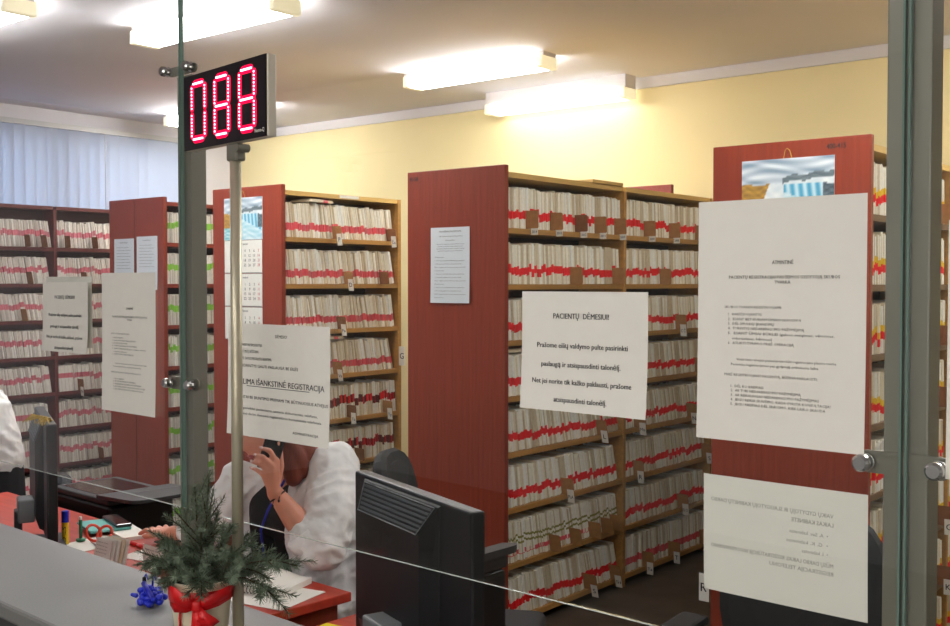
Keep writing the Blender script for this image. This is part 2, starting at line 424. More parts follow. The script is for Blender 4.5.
def fill(rk, bay, row, xf, y0, y1, style, lean0, lean1, cards=(), end_gap=0.):
    """a row of folders; cards = (fraction, letters, dark)"""
    rnd = random.Random(hash((rk, bay, row)) & 0xffff if False else (ord(rk[0]) * 97 + bay * 31 + row * 7 + 5))
    z = shelf_z(row) + TH + .0005; y = y0 + .004; a = R(lean0) * .8; y += .205 * math.sin(a); left = 0; n = 0; cs = sorted(cards)
    while True:
        if left <= 0:
            na = R(rnd.uniform(min(lean0, lean1), max(lean0, lean1))) if n else a
            na = max(min(na, a + R(3)), 0)
            if na > a: y += .2 * (math.sin(na) - math.sin(a)) + .001
            a = na; left = rnd.randint(5, 10)
        if cs and (y - y0) / (y1 - y0) >= cs[0][0]:
            f, s_, dk = cs.pop(0); y += .0008 ; CARDS.append((rk, bay, row, xf, y, z, a, s_, dk)); y += .0038 / math.cos(a)
        v = rnd.choice(VAR[style]); wdt = v[2] / math.cos(a)
        if y + wdt > y1 - .004 - end_gap: break
        n += 1; FILES.append(dict(rk=rk, bay=bay, row=row, n=n, v=v, loc=(xf - rnd.uniform(.006, .016), y, z), a=a))
        y += wdt + .0006; left -= 1
C0 = {0: [(.16, '2014', 0), (.36, '2013', 0), (.55, '2012', 1), (.74, '2011', 0), (.93, '2010', 0)], 1: [(.52, '', 0), (.9, '', 0)], 2: [(.3, 'A', 0), (.7, 'B', 0)], 3: [(.4, 'G', 0)],
      4: [(.75, 'L', 0)], 5: [(.45, 'PLA', 0)], 6: [(.33, '', 0), (.52, '', 0), (.7, '', 0), (.82, '', 0), (.92, '', 0)], 7: [(.68, 'S', 0), (.9, 'Si', 0)]}
C1 = {0: [(.2, '2009', 0), (.5, '2008', 0), (.82, '2013', 0)], 1: [(.4, '', 0), (.93, '', 0)], 2: [(.58, 'C Č', 0)], 3: [(.84, 'K', 0)], 4: [(.12, 'Ma', 0), (.72, 'N', 0)], 5: [(.1, 'R', 0), (.93, 'S', 0)], 6: [(.62, 'U O', 0)],
      7: [(.2, 'Ta', 0), (.52, 'T', 0), (.9, 'V', 0)]}
for r in range(8):
    l = (3, 4, 6, 11, 14, 14, 12, 16)[r]
    fill('C', 0, r, -3.094, 4.03, 5.075, 'olive' if r == 6 else 'red', l * .7, l * 1.2, C0[r])
    if r < 7: fill('C', 1, r, -3.094, 5.1, 6.1, 'red', l * .7, l * 1.2, C1[r])
    else: fill('C', 1, r, -3.094, 5.1, 6.1, 'pink', 3, 7, C1[r])
    B0 = {0: [(.4, 'P', 0), (.9, 'Ča', 1)], 1: [(.5, 'D', 0), (.85, '', 1)], 2: [(.45, 'Pa', 1)], 3: [(.42, 'Va', 0)], 4: [(.52, 'Ta', 1), (.88, 'Ty', 0)], 5: [(.6, '', 1)], 6: [], 7: []}
    fill('B', 0, r, -4.677, 4.03, 4.96, 'pink' if r < 4 else 'dark', 8 if r < 4 else 2, 15 if r < 4 else 5, B0[r])
    fill('A', 0, r, -5.942, 4.13, 5.2, 'green', 2, 7)
    D0 = {0: [(.9, '', 0)], 1: [], 2: [(.86, '', 1)], 3: [(.84, '', 1)], 4: [], 5: [(.88, 'G', 1)], 6: [(.9, 'K', 1)], 7: []}
    fill('D', 0, r, -1.402, 4.08, 5.1, 'yellow', 2, 4, D0[r])
    fill('D', 1, r, -1.402, 5.125, 6.1, 'yellow', 2, 5)
    fill('E', 0, r, -7.432, 3.18, 4.19, 'rose', 5, 12, {0: [(.78, '', 1), (.92, '', 1)], 1: [(.8, '', 1)], 2: [(.74, '', 0)]}.get(r, []))
    fill('E', 1, r, -7.432, 4.215, 5.25, 'rose', 5, 13, {0: [(.06, '', 1), (.28, '', 1)], 1: [(.2, 'M', 1)], 4: [(.15, 'N', 1)], 6: [(.3, '', 1)]}.get(r, []))

# which folders the picture shows, and how large
EYE = (Matrix.Translation((0, 0, 1.68)) @ Euler((R(88.4), 0, R(39.2))).to_matrix().to_4x4()).inverted()
def project(p):
    q = EYE @ Vector(p)
    return 475 + 1075 * q.x / -q.z, 313 - 1075 * q.y / -q.z, -q.z
HIDE = [(524, 292, 650, 412), (700, 196, 868, 448), (700, 480, 866, 610), (229, 322, 332, 440), (43, 277, 90, 352), (103, 272, 158, 412), (360, 480, 478, 626), (27, 412, 62, 540), (215, 440, 360, 600), (183, 55, 277, 150), (885, 0, 945, 626)]
SPAN = {'C': [(509, 712)], 'D': [(874, 885), (945, 950)], 'B': [(284, 406)], 'A': [(166, 179), (206, 211)], 'E': [(0, 112)]}
for f in FILES:
    u, v, d = project(Vector(f['loc']) + Vector((0, f['v'][2] / 2, .1)))
    vis = 0 < v < 626 and any(a <= u <= b for a, b in SPAN[f['rk']]) and not any(a < u < b and c < v < e for a, c, b, e in HIDE)
    f['area'] = f['v'][2] * .2 / d ** 2 if vis else 0
order = sorted(FILES, key=lambda f: -f['area'])
keep = set(id(f) for f in order[:300] if f['area'] > 0)
ORD = ['', 'first', 'second', 'third', 'fourth', 'fifth', 'sixth', 'seventh', 'eighth', 'ninth', 'tenth', 'eleventh', 'twelfth', 'thirteenth', 'fourteenth', 'fifteenth', 'sixteenth', 'seventeenth', 'eighteenth', 'nineteenth']
def ordinal(n):
    if n < 20: return ORD[n]
    t, o = divmod(n, 10); b = {2: 'twent', 3: 'thirt', 4: 'fort', 5: 'fift', 6: 'sixt'}[t]
    return b + 'ieth' if o == 0 else b + 'y-' + ORD[o]
RK = {'C': 'centre rack', 'D': 'waterfall rack', 'B': 'calendar rack', 'A': 'green-folder rack', 'E': 'window rack'}
LOOK = {'red': 'red-banded', 'pink': 'pink-banded', 'rose': 'rose-banded', 'green': 'green-banded', 'yellow': 'yellow-and-red-banded', 'olive': 'olive-striped', 'dark': 'dark-banded'}
STYLE = {id(v): st for st in VAR for v in VAR[st]}
rest = MB(); rest_m = []
for f in FILES:
    m, mats, th, H, cache = f['v']
    if id(f) in keep:
        if cache[0] is None: cache[0] = m.mesh('patient_folder', mats)
        o = bpy.data.objects.new('patient_folder', cache[0]); COL.objects.link(o)
        o.location = f['loc']; o.rotation_euler = (f['a'], 0, 0)
        multi = f['rk'] in 'CDE'
        tag(o, '%s %s folder from left, %s shelf down%s, %s' % (ordinal(f['n']), LOOK[STYLE[id(f['v'])]], ordinal(f['row'] + 1), (', near bay' if f['bay'] == 0 else ', far bay') if multi else '', RK[f['rk']]),
            'folder', '%s shelf of the %s' % (ordinal(f['row'] + 1), RK[f['rk']]))
    else:
        mx = Matrix.Translation(f['loc']) @ Matrix.Rotation(f['a'], 4, 'X')
        ix = []
        for q in mats:
            if q not in rest_m: rest_m.append(q)
            ix.append(rest_m.index(q))
        rest.add([mx @ Vector(v) for v in m.v], m.f, [ix[k] for k in m.m])
tag(rest.build('patient_folders', rest_m), 'remaining rows of cream folders with coloured bands on the shelves of all racks', 'folders', None, 'stuff')
# index cards between the folders
cn = {}
for (rk, bay, row, xf, y, z, a, s_, dk) in CARDS:
    k = (rk, bay, row); cn[k] = cn.get(k, 0) + 1
    lab = '%s brown index card from left%s, %s shelf down%s, %s' % (ordinal(cn[k]), ' lettered ' + s_ if s_ else '', ordinal(row + 1), (', near bay' if bay == 0 else ', far bay') if rk in 'CDE' else '', RK[rk])
    t = thing('index_card', lab, 'index card', (xf, y, z), 0, 'cardboard index cards between the folders'); t.rotation_euler = (a, 0, 0)
    h = .088 if rk != 'B' else .075
    b = MB(); b.add([(-.10, 0, 0), (.052, 0, 0), (.058, 0, .008), (.058, 0, h - .006), (.05, 0, h), (-.10, 0, h), (-.10, .003, 0), (.052, .003, 0), (.058, .003, .008), (.058, .003, h - .006), (.05, .003, h), (-.10, .003, h)],
                    [(0, 1, 2, 3, 4, 5), (11, 10, 9, 8, 7, 6)] + [(i, i + 6, (i + 1) % 6 + 6, (i + 1) % 6) for i in range(6)])
    b.build('card', 'cardboard_dark' if dk else 'cardboard', t)
    if s_:
        num = s_[0] == '2' and len(s_) == 4
        z0, z1 = (-.03, .002) if num else (-.04, .03)
        lb = MB().box(.016, .056, -.0012, -.0002, z0, z1).build('letter_label', 'paper', t)
        tx = MB(); text(tx, s_, .036, (z0 + z1) / 2 - (.006 if num else .012), .012 if num else (.026 if len(s_) == 1 else .018), -.0016, 'C', .03 if len(s_) > 1 else None, .012)
        tx.build('letters', 'ink', lb)

# loose folders lying on top of rows, and boards on top of the racks
lf = min(VAR['pink'], key=lambda v: v[2])
for (x, y, z, rz, lab) in ((-4.685, 4.42, shelf_z(0) + TH + .2085, 84, 'folder lying flat on the top row of the calendar rack'), (-4.685, 4.5, shelf_z(3) + TH + .2085, 80, 'folder lying flat on fourth row of the calendar rack'), (-3.11, 4.26, shelf_z(3) + TH + .2085, 82, 'folder lying flat on the fourth row of the centre rack')):
    o = bpy.data.objects.new('lying_folder', lf[0].mesh('lying_folder', lf[1])); COL.objects.link(o)
    o.location = (x, y, z); o.rotation_euler = (R(90), 0, R(5 if x < -4 else 0))
    tag(o, 'cream ' + lab, 'folder', 'folders lying on top of rows')
tag(MB().rbox(-3.66, -3.1, 5.62, 5.65, 2.2055, 2.258, .003).build('wooden_board', 'redwood_edge'), 'red-brown board standing on top of the far end of centre rack', 'board')
tag(MB().box(-3.25, -3.08, 4.75, 5.05, 2.2055, 2.222).build('wooden_board', 'pine_top'), 'pale yellow board lying on top of centre rack above its divider', 'board')
tag(MB().box(-4.68, -4.676, 4.46, 4.62, 2.186, 2.203).build('shelf_label', 'paper'), 'blank white label strip on the top edge of calendar rack', 'label')

# signs sticking out at panel edges
def letter_sign(s, loc, lab, w=.04, h=.1):
    t = thing('letter_sign', lab, 'sign', loc, 0, 'lettered end signs')
    MB().box(-w / 2, w / 2, 0, .003, 0, h).build('card', 'paper', t)
    m = MB(); text(m, s, 0, h * .5 - .017, .036, -.0006, 'C', None, .015); m.build('letters', 'ink', t)
letter_sign('G', (-4.632, 4.95, 1.16), 'white card lettered G peeping out left of the centre rack panel', .05, .12)
letter_sign('R', (-2.062, 4.03, .36), 'white card lettered R at lower left edge of waterfall rack', .045, .115)

# ------------------------------------------------------------------ printed sheets
def sheet(name, lab, cat, loc, w, h, lines, rz=AL, bend=.004, group=None, pm='paper', mirror=False, inkm='ink', tilt=0, side=-1, tape=()):
    """lines: (text, x, z, cap, align, width, bold); origin top-left corner of the sheet"""
    t = thing(name, lab, cat, loc, rz, group); t.rotation_euler = (0, tilt, rz)
    def cv(v):
        x, y, z = v; a = min(1, max(0, x / w)); b = min(1, max(0, -z / h))
        return (x, y + side * bend * ((2 * a - 1) ** 4 * .4 + b ** 3) + side * .0002, z)
    m = MB(); nx, nz = 10, 12
    for y in (0, .0004): m.v += [cv((w * i / nx, y, -h * j / nz)) for j in range(nz + 1) for i in range(nx + 1)]
    q = (nx + 1) * (nz + 1)
    for j in range(nz):
        for i in range(nx):
            a = j * (nx + 1) + i; m.f += [(a, a + nx + 1, a + nx + 2, a + 1), (q + a, q + a + 1, q + a + nx + 2, q + a + nx + 1)]; m.m += [0, 0]
    m.build('paper', pm, t, smooth=True)
    if lines:
        tx = MB()
        for (s, x, z, cap, al, wd_, bo) in lines:
            text(tx, s, x, z, cap, -.0006, al, wd_, bo, conv=cv)
        if mirror: tx.v = [(w - x, y, z) for x, y, z in tx.v]; tx.f = [f[::-1] for f in tx.f]
        tx.build('printed_text', inkm, t)
    return t
def memo_lines(w=.267, h=.366):
    k = w / .267; L = []
    L.append(('ATMINTINĖ', .141 * k, -.098 * k, .0056 * k, 'C', .034 * k, .014))
    L.append(('PACIENTŲ REGISTRACIJAI PAS ŠEIMOS GYDYTOJĄ SKUBOS', .141 * k, -.1195 * k, .0048 * k, 'C', .176 * k, .014))
    L.append(('TVARKA', .141 * k, -.127 * k, .0048 * k, 'C', .025 * k, .014))
    for s, x, z, wd_ in (('SKUBOS TVARKA REGISTRUOJAMI:', .046, .1645, .094), ('1.  KARŠČIUOJANTYS', .052, .1755, .056), ('2.  ESANT BET KURIAM ŪMIAM SKAUSMUI', .052, .183, .118), ('3.  DĖL SMULKIŲ ĮKANDIMŲ', .052, .190, .076),
                         ('4.  TURINTYS NEDARBINGUMO PAŽYMĖJIMĄ', .052, .197, .124), ('5.  ESANT ŪMIAI BŪKLEI (galvos svaigimas, vėmimas,', .052, .2045, .170), ('viduriavimas, bėrimas)', .059, .2125, .066), ('6.  ATLIKTI TYRIMUS PRIEŠ OPERACIJĄ', .052, .2195, .108),
                         ('Visais kitais atvejais pacientai turi būti registruojami planine tvarka', .067, .244, .158), ('Pacientas registruojamas pas gydytoją artimiausiu laiku.', .058, .252, .141), ('PRIEŠ REGISTRUOJANT PACIENTĄ, BŪTINA PAKLAUSTI:', .047, .268, .150),
                         ('1.  DĖL KO KREIPIASI', .058, .2855, .054), ('2.  AR TURI NEDARBINGUMO PAŽYMĖJIMĄ', .058, .292, .114), ('3.  AR REIKALINGAS NEDARBINGUMO PAŽYMĖJIMAS', .058, .299, .142), ('4.  JEIGU REIKIA SIUNTIMO, KADA VYKSTA KONSULTACIJA?', .058, .306, .16), ('5.  JEIGU KREIPIASI DĖL SKAUSMO, KIEK LAIKO SKAUDA', .058, .313, .152)):
        L.append((s, x * k, -z * k, .0038 * k, 'L', wd_ * k, .0))
    return L
GN = NG - .0018
pac = [('PACIENTŲ  DĖMESIUI!', .128, -.047, .0092, 'C', .118, .022), ('Prašome eilių valdymo pulte pasirinkti', .13, -.098, .0088, 'C', .192, .022), ('paslaugą ir atsispausdinti talonėlį.', .128, -.131, .0088, 'C', .168, .022),
       ('Net jei norite tik kažko paklausti, prašome', .13, -.161, .0088, 'C', .21, .022), ('atsispausdinti talonėlį.', .13, -.192, .0088, 'C', .112, .022)]
sheet('notice_sheet', 'large white memo sheet headed ATMINTINĖ on the glass at right', 'notice', P(-.876, GN, 1.806), .268, .368, memo_lines(), inkm='ink_mid')
sheet('notice_sheet', 'white PACIENTŲ DĖMESIUI sheet on the glass over the centre rack', 'notice', P(-1.234, GN, 1.665), .266, .208, pac, bend=.007)
sheet('notice_sheet', 'white sheet with underlined IŠANKSTINĖ REGISTRACIJA crossed by the display pole', 'notice', P(-2.137, GN, 1.586), .371, .26, [
    ('DĖMESIO!', .2, -.03, .0066, 'C', .042, .008), ('NORINTYS PATEKTI PAS ŠEIMOS GYDYTOJĄ,', .03, -.052, .006, 'L', .1, .008), ('VAIKAI IKI 7 METŲ, NĖŠČIOSIOS', .03, -.067, .006, 'L', .086, .008),
    ('ASMENYS, GAVUS SPECIALISTO SIUNTIMĄ', .03, -.083, .006, 'L', .135, .008), ('AR NORINTYS GAUTI PASLAUGĄ BE EILĖS', .03, -.1, .0064, 'L', .23, .008),
    ('GALIMA IŠANKSTINĖ REGISTRACIJA', .03, -.140, .0125, 'L', .322, .014),
    ('PACIENTAI BE SIUNTIMO PRIIMAMI TIK BŪTINUOSIUS ATVEJUS', .02, -.173, .0066, 'L', .345, .012),
    ('Esant poreikiui pacientams, asmens dokumentas, telefonu,', .03, -.198, .0055, 'L', .30, .004), ('skambinti darbo dienomis registratūros kontaktiniais telefonais.', .03, -.211, .0055, 'L', .315, .004),
    ('ADMINISTRACIJA', .245, -.240, .0055, 'L', .09, .004)], bend=.006)
ul = [o for o in bpy.data.objects if o.name.startswith('notice_sheet')][-1]
MB().box(.03, .352, -.0016, -.0010, -.1445, -.1432).build('underline', 'ink', ul)
sheet('notice_sheet', 'white landscape sheet taped below the memo, its faint print reversed', 'notice', P(-.873, NG + .0105, 1.379), .264, .184, [
    ('VAIKŲ GYDYTOJŲ IR SLAUGYTOJŲ KABINETŲ DARBO', .05, -.041, .006, 'L', .2, .01), ('LAIKAS KABINETE', .05, -.054, .006, 'L', .065, .01), ('•  A. Sav. kabinetas', .058, -.071, .0052, 'L', .06, 0), ('•  G. K. kabinetas', .058, -.085, .0052, 'L', .065, 0), ('•  I. kabinetas', .058, -.098, .0052, 'L', .04, 0),
    ('MŪSŲ DARBO LAIKAS: REGISTRATŪROJE NUO PIRMADIENIO', .05, -.114, .006, 'L', .2, .01), ('REGISTRACIJA TELEFONU', .05, -.126, .006, 'L', .1, .01)], bend=-.003, mirror=True, inkm='ink_faint')
sheet('notice_sheet', 'long white memo sheet on the left glass pane over the double rack', 'notice', P(-2.725, GN, 1.707), .27, .372, memo_lines(), inkm='ink_mid')
sheet('notice_sheet', 'white PACIENTŲ DĖMESIUI sheet on the left pane over the window rack', 'notice', P(-3.066, GN, 1.682), .266, .2, pac, bend=.006)
sheet('notice_sheet', 'blank white sheet peeping out behind the PACIENTŲ sheet on left pane', 'notice', P(-3.076, NG + .0105, 1.698), .268, .2, [], bend=-.002)
sheet('notice_sheet', 'white sheet just entering at the right edge beyond the post', 'notice', P(-.498, GN, 1.764), .26, .346, [], bend=.002)
# notices on rack ends
cl = [('PRANEŠIMAS PACIENTAMS', .125, -.024, .008, 'C', .14, .012), ('dėl ambulatorinių kortelių išdavimo', .13, -.046, .0055, 'C', .15, .004), ('Kortelės:', .125, -.066, .0055, 'C', .06, .004)]
for i in range(4): cl.append(('registratūroje saugomos asmens sveikatos istorijos', .125, -.084 - i * .011, .005, 'C', .18 - .02 * (i % 2), .004))
for i in range(13): cl.append((['Dokumentai:', '1. Asmens kortelė išduodama gydytojui', '2. Kortelė grąžinama tą pačią dieną', 'Pildo registratūros darbuotojas, pasirašo'][i % 4], .026, -.148 - i * .0165, .005, 'L', [.06, .19, .17, .2][i % 4], .004))
sheet('notice_sheet', 'white printed notice taped to the red-brown end of the centre rack', 'notice', (-3.541, 3.997, 1.952), .249, .37, cl, rz=0, bend=.004, pm='paper_blue', inkm='ink_grey')
al_ = [('SĄRAŠAS', .11, -.03, .008, 'C', .09, .01)] + [('kabinetas telefonas gydytojas', .03, -.06 - .02 * i, .006, 'L', .14 + .02 * (i % 2), .004) for i in range(8)]
sheet('notice_sheet', 'smaller white notice at left on the end of the double rack', 'notice', (-6.485, 4.097, 1.975), .232, .33, al_, rz=0, pm='paper_blue', inkm='ink_grey')
sheet('notice_sheet', 'longer white notice at right on the end of the double rack', 'notice', (-6.222, 4.097, 1.985), .232, .35, al_, rz=0, pm='paper_blue', inkm='ink_grey')

# ------------------------------------------------------------------ calendars with a waterfall picture
def landscape(u, v):
    """u,v in 0..1 from bottom left: cloudy sky, dark ridge, ochre bank, pale blue falls"""
    def nz(a, b): return .5 + .25 * (math.sin(a * 1.7 + b * 2.3 + math.sin(b * 1.3 + a)) + math.sin(a * .6 - b * 3.1 + 1.7 * math.sin(a * .9)))
    def mix(a, b, t): t = max(0, min(1, t)); return tuple(p + (q - p) * t for p, q in zip(a, b))
    ridge = .62 + .13 * max(0, (u - .35)) + .015 * math.sin(u * 25)
    if v > ridge + .09 * (u > .45): return mix((128, 150, 168), (236, 240, 242), nz(u * 7, v * 14))
    if v > ridge and u > .45: return mix((84, 98, 104), (120, 134, 140), nz(u * 20, v * 30))
    if u < .3 - .25 * (.6 - v) and v > .28: return mix((206, 160, 70), (150, 112, 60), nz(u * 30, v * 22))
    lip = .62 - .25 * max(0, u - .85)
    if u > .46 and v < lip:
        if u > .88 and v > .3: return mix((58, 72, 80), (110, 126, 134), nz(u * 30, v * 24))
        st = .5 + .5 * math.sin(u * 70 + v * 6)
        if v > .50 - .55 * (u - .46): return mix((70, 160, 196), (206, 232, 240), st)
        return mix((226, 238, 242), (140, 200, 214), nz(u * 14, v * 18) * .8)
    if v > .3: return mix((240, 242, 240), (210, 220, 224), nz(u * 16, v * 12))
    return mix((96, 178, 190), (214, 234, 236), nz(u * 18, v * 26))
def picture(w, h, parent, loc=(0, 0, 0), nx=72, ny=40):
    me = bpy.data.meshes.new('picture'); vs = [(w * i / nx, -.0005, -h + h * j / ny) for j in range(ny + 1) for i in range(nx + 1)]
    me.from_pydata(vs, [], [(j * (nx + 1) + i, j * (nx + 1) + i + 1, (j + 1) * (nx + 1) + i + 1, (j + 1) * (nx + 1) + i) for j in range(ny) for i in range(nx)])
    a = me.color_attributes.new('print', 'FLOAT_COLOR', 'POINT')
    for k, v in enumerate(vs): a.data[k].color = srgb(landscape(v[0] / w, 1 + v[2] / h))
    me.materials.append(M['print_gloss']); o = bpy.data.objects.new('picture', me); COL.objects.link(o); o.parent = parent; o.location = loc
    return o
def calendar(lab, loc, w, hp, months, mh):
    t = thing('wall_calendar', lab, 'calendar', loc, 0, 'waterfall calendars')
    MB().box(0, w, 0, .002, -hp, 0).build('picture_card', 'paper', t); picture(w, hp, t)
    MB().tube([(w * .46, .001, 0), (w * .48, -.002, .03), (w * .5, -.003, .04), (w * .53, -.002, .03), (w * .55, .001, 0)], .0012, 6).build('hanging_cord', 'straw', t)
    for k in range(months):
        z1 = -hp - k * (mh + .004) - .003
        b = MB().box(.004, w - .004, -.001, .002, z1 - mh, z1).build('month_block', 'paper', t)
        tx, tr = MB(), MB()
        tx.box(.006, w - .006, -.0018, -.0012, z1 - mh + .002, z1 - mh + .004)
        text(tx, ['2019 sausis', '2019 vasaris', '2019 kovas'][k % 3], w / 2, z1 - mh * .14, mh * .07, -.0016, 'C', None, .01)
        d = 1 - [1, 4, 4][k % 3]
        for r in range(5):
            for c in range(7):
                d += 1
                if 1 <= d <= [31, 28, 31][k % 3]: text(tr if c == 6 else tx, str(d), w * (.2 + .118 * c), z1 - mh * (.36 + .145 * r), mh * .085, -.0016, 'C', None, .01)
        tx.build('dates', 'ink', b)
        if tr.v: tr.build('sundays', 'ink_red', b)
    return t
calendar('three-month calendar with blue waterfall picture on the calendar rack end', (-5.172, 3.996, 2.175), .347, .245, 3, .19)
calendar('waterfall picture calendar whose top shows above the large memo', (-1.912, 4.046, 2.168), .378, .26, 2, .19)

# ------------------------------------------------------------------ glass partition
GB, GT = 1.119, 2.62
TL, TR = -2.341, -.557
def pane(lab, t0, t1, bright_l, bright_r):
    t = thing('glass_pane', lab, 'glass pane', P((t0 + t1) / 2, NG, GB), AL, 'panes of the counter partition'); L = (t1 - t0) / 2
    m = MB().box(-L, L, 0, .008, 0, GT - GB)
    o = m.build('glass', 'pane_glass', t)
    e = MB(); e.box(-L, L, -.0002, .0022, -.0007, .0007); e.build('ground_edge', 'glass_edge_bright', t)
    for x, on in ((-L, bright_l), (L, bright_r)):
        if on: MB().box(x - .0015, x + .0015, -.0002, .0082, 0, GT - GB).build('ground_edge', 'glass_edge', t)
    return t
pane('left clear glass pane in front of the window rack', -4.6, TL - .004, 0, 1)
pane('middle clear glass pane between the two steel posts', TL + .004, TR - .004, 1, 1)
pane('right clear glass pane beyond the right steel post', TR + .004, 1.2, 1, 0)
def post(lab, t, top):
    r = thing('steel_post', lab, 'post', P(t, NG + .012, 0), AL, 'steel posts of the partition')
    MB().rbox(-.032, .030, 0, .044, 0, top, .003).build('tube', 'steel', r)
    MB().rbox(-.06, .06, -.03, .075, 0, .008, .002).build('foot_plate', 'steel', r)
    for z in (1.428, 2.208):
        if z > top + .05: continue
        c = MB(); hh = .016 if z < 2 else .0115
        c.v = []; n = 10
        # flat arm with rounded ends, behind the glass, carrying a bolt on either side of the joint
        for y in (-.004, .0):
            for k in range(n + 1): a = math.pi / 2 + math.pi * k / n; c.v.append((-.052 + hh * math.cos(a), y, z + hh * math.sin(a)))
            for k in range(n + 1): a = -math.pi / 2 + math.pi * k / n; c.v.append((.048 + hh * math.cos(a), y, z + hh * math.sin(a)))
        q = 2 * (n + 1); c.f = [tuple(range(q)), tuple(range(2 * q - 1, q - 1, -1))] + [(i, i + q, (i + 1) % q + q, (i + 1) % q) for i in range(q)]; c.m = [0] * len(c.f)
        arm = c.build('clamp_arm', 'steel', r)
        for x in (-.052, .048):
            b = MB(); prof = [(.001, -.034), (.009, -.034), (.0125, -.030), (.0125, -.022), (.009, -.019), (.007, -.0135), (.013, -.0125), (.013, -.0122)]
            b.lathe(prof, 16, 0); b.v = [(x + p[0], p[2], z + p[1]) for p in b.v]
            b.build('bolt', 'steel_shiny', arm, smooth=False)
    return r
post('steel post of the partition behind the red number display', TL, 2.195)
post('steel post of the partition at the right between memo and picture edge', TR, 2.235)

# ------------------------------------------------------------------ counter and desks
ct = thing('reception_counter', 'long grey reception counter top along the glass at lower left', 'counter', P(-3.2, 1.29, 0), AL)
MB().rbox(-2.4, 4.0, -.195, .18, .895, .935, .008).build('counter_top', 'counter_grey', ct)
MB().box(-2.38, 3.98, .02, .14, 0, .895).build('front_board', 'counter_body', ct)
def desk(lab, t0, t1, n0, n1, z):
    d = thing('office_desk', lab, 'desk', P((t0 + t1) / 2, (n0 + n1) / 2, 0), AL); L, w_ = (t1 - t0) / 2, (n1 - n0) / 2
    MB().rbox(-L, L, -w_, w_, z - .028, z, .003).build('desktop', 'desk_red', d)
    for s in (-1, 1): MB().box(s * (L - .03) - .012, s * (L - .03) + .012, -w_ + .03, w_ - .04, 0, z - .028).build('side_panel', 'redwood', d)
    MB().box(-L + .042, L - .042, -w_ + .06, -w_ + .078, .25, z - .028).build('modesty_panel', 'redwood', d)
    return d
desk('red-brown desk with papers behind the counter, in front of seated woman', -4.75, -2.436, 1.58, 2.125, .75)
desk('lower red-brown desk under the black monitor beside the woman', -2.39, -1.2, 1.58, 2.14, .70)

# ------------------------------------------------------------------ number display
dp = thing('queue_display', 'red number display reading 088 on a slim metal pole', 'display', P(-1.961, 1.33, .935), AL)
ang = R(-5.5)
db = bpy.data.objects.new('head', None); COL.objects.link(db); db.parent = dp; db.location = (.035, 0, 1.12); db.rotation_euler = (0, 0, ang); db.empty_display_size = .02
MB().rbox(-.175, .175, .0, .02, -.0825, .0825, .003).build('housing', 'alu_case', db)
MB().box(-.174, .171, -.003, .0005, -.0815, .0815).build('face_plate', 'black_acrylic', db)
def digit(ch, cx):
    strip, dots = MB(), MB(); w_, h_ = .029, .0605
    sg = {'0': 'abcdef', '8': 'abcdefg'}[ch]; c = .008
    def seg(p, q, n, hor):
        d = Vector((q[0] - p[0], 0, q[1] - p[1])); L = d.length; d /= L; e = Vector((-d.z, 0, d.x)) * .0085
        a, b = Vector((p[0], -.0035, p[1])), Vector((q[0], -.0035, q[1]))
        strip.add([a - e * .6 - d * .003, a - e + d * .004, b - e - d * .004, b - e * .6 + d * .003, b + e * .6 + d * .003, b + e - d * .004, a + e + d * .004, a + e * .6 - d * .003], [tuple(range(8))])
        if hor: dots.box(min(p[0], q[0]), max(p[0], q[0]), -.0062, -.0038, p[1] - .0018, p[1] + .0018)
        else:
            for k in range(n):
                f = (k + .5) / n; x, z = p[0] + (q[0] - p[0]) * f, p[1] + (q[1] - p[1]) * f
                bm_ = MB(); bm_.lathe([(.0004, -.0012), (.0019, -.0008), (.0022, 0), (.0022, .0006)], 8); dots.add([(x + v[0], -.0044 + v[2], z + v[1]) for v in bm_.v], bm_.f)
    X0, X1 = cx - w_, cx + w_
    if 'a' in sg: seg((X0 + c, h_), (X1 - c, h_), 0, 1)
    if 'd' in sg: seg((X0 + c, -h_), (X1 - c, -h_), 0, 1)
    if 'g' in sg: seg((X0 + c * .6, 0), (X1 - c * .6, 0), 0, 1)
    for k, (x, z0, z1) in {'f': (X0, c * .5, h_ - c * .6), 'b': (X1, c * .5, h_ - c * .6), 'e': (X0, -h_ + c * .6, -c * .5), 'c': (X1, -h_ + c * .6, -c * .5)}.items():
        if k in sg: seg((x, z0), (x, z1), 7, 0)
    o = strip.build('digit', 'led_glow_strip', db); dots.build('lights', 'led_dot', o)
for ch, cx in (('0', -.106), ('8', -.004), ('8', .099)): digit(ch, cx)
m = MB(); text(m, 'Nemo-Q', .128, -.0715, .008, -.0034, 'L', .038, .01); m.build('maker_lettering', 'paper', db)
pl = MB(); pl.tube([(.06, .01, 0), (.06, .01, 1.005)], .0122, 18); pl.build('pole', 'alu', dp, smooth=True)
pj = MB(); pj.rbox(.045, .082, -.004, .022, 1.0, 1.037, .005); pj.tube([(.085, -.006, 1.027), (.085, .024, 1.027)], .009, 12); pj.build('tilt_bracket', 'steel', dp)
pb = MB(); pb.lathe([(.024, 0), (.024, .003), (.022, .005), (.013, .006)], 24, 0, (.06, .01, 0)); pb.build('base', 'alu', dp)

# ------------------------------------------------------------------ fir in a pot with a red bow
pt = thing('potted_fir', 'fir sprigs in a cream pot with red ribbon on the counter', 'plant', P(-1.955, 1.285, .9355), AL)
MB().lathe([(.052, 0), (.054, .002), (.06, .06), (.066, .115), (.068, .12), (.066, .122), (.062, .118), (.06, .1), (.001, .098)], 36).build('pot', 'pot_cream', pt, smooth=True)
MB().lathe([(.06, .097), (.058, .105), (.001, .108)], 20).build('soil', 'soil', pt)
MB().lathe([(.0652, .078), (.0672, .080), (.0700, .103), (.0690, .105)], 36).build('ribbon_band', 'ribbon_red', pt, smooth=True)
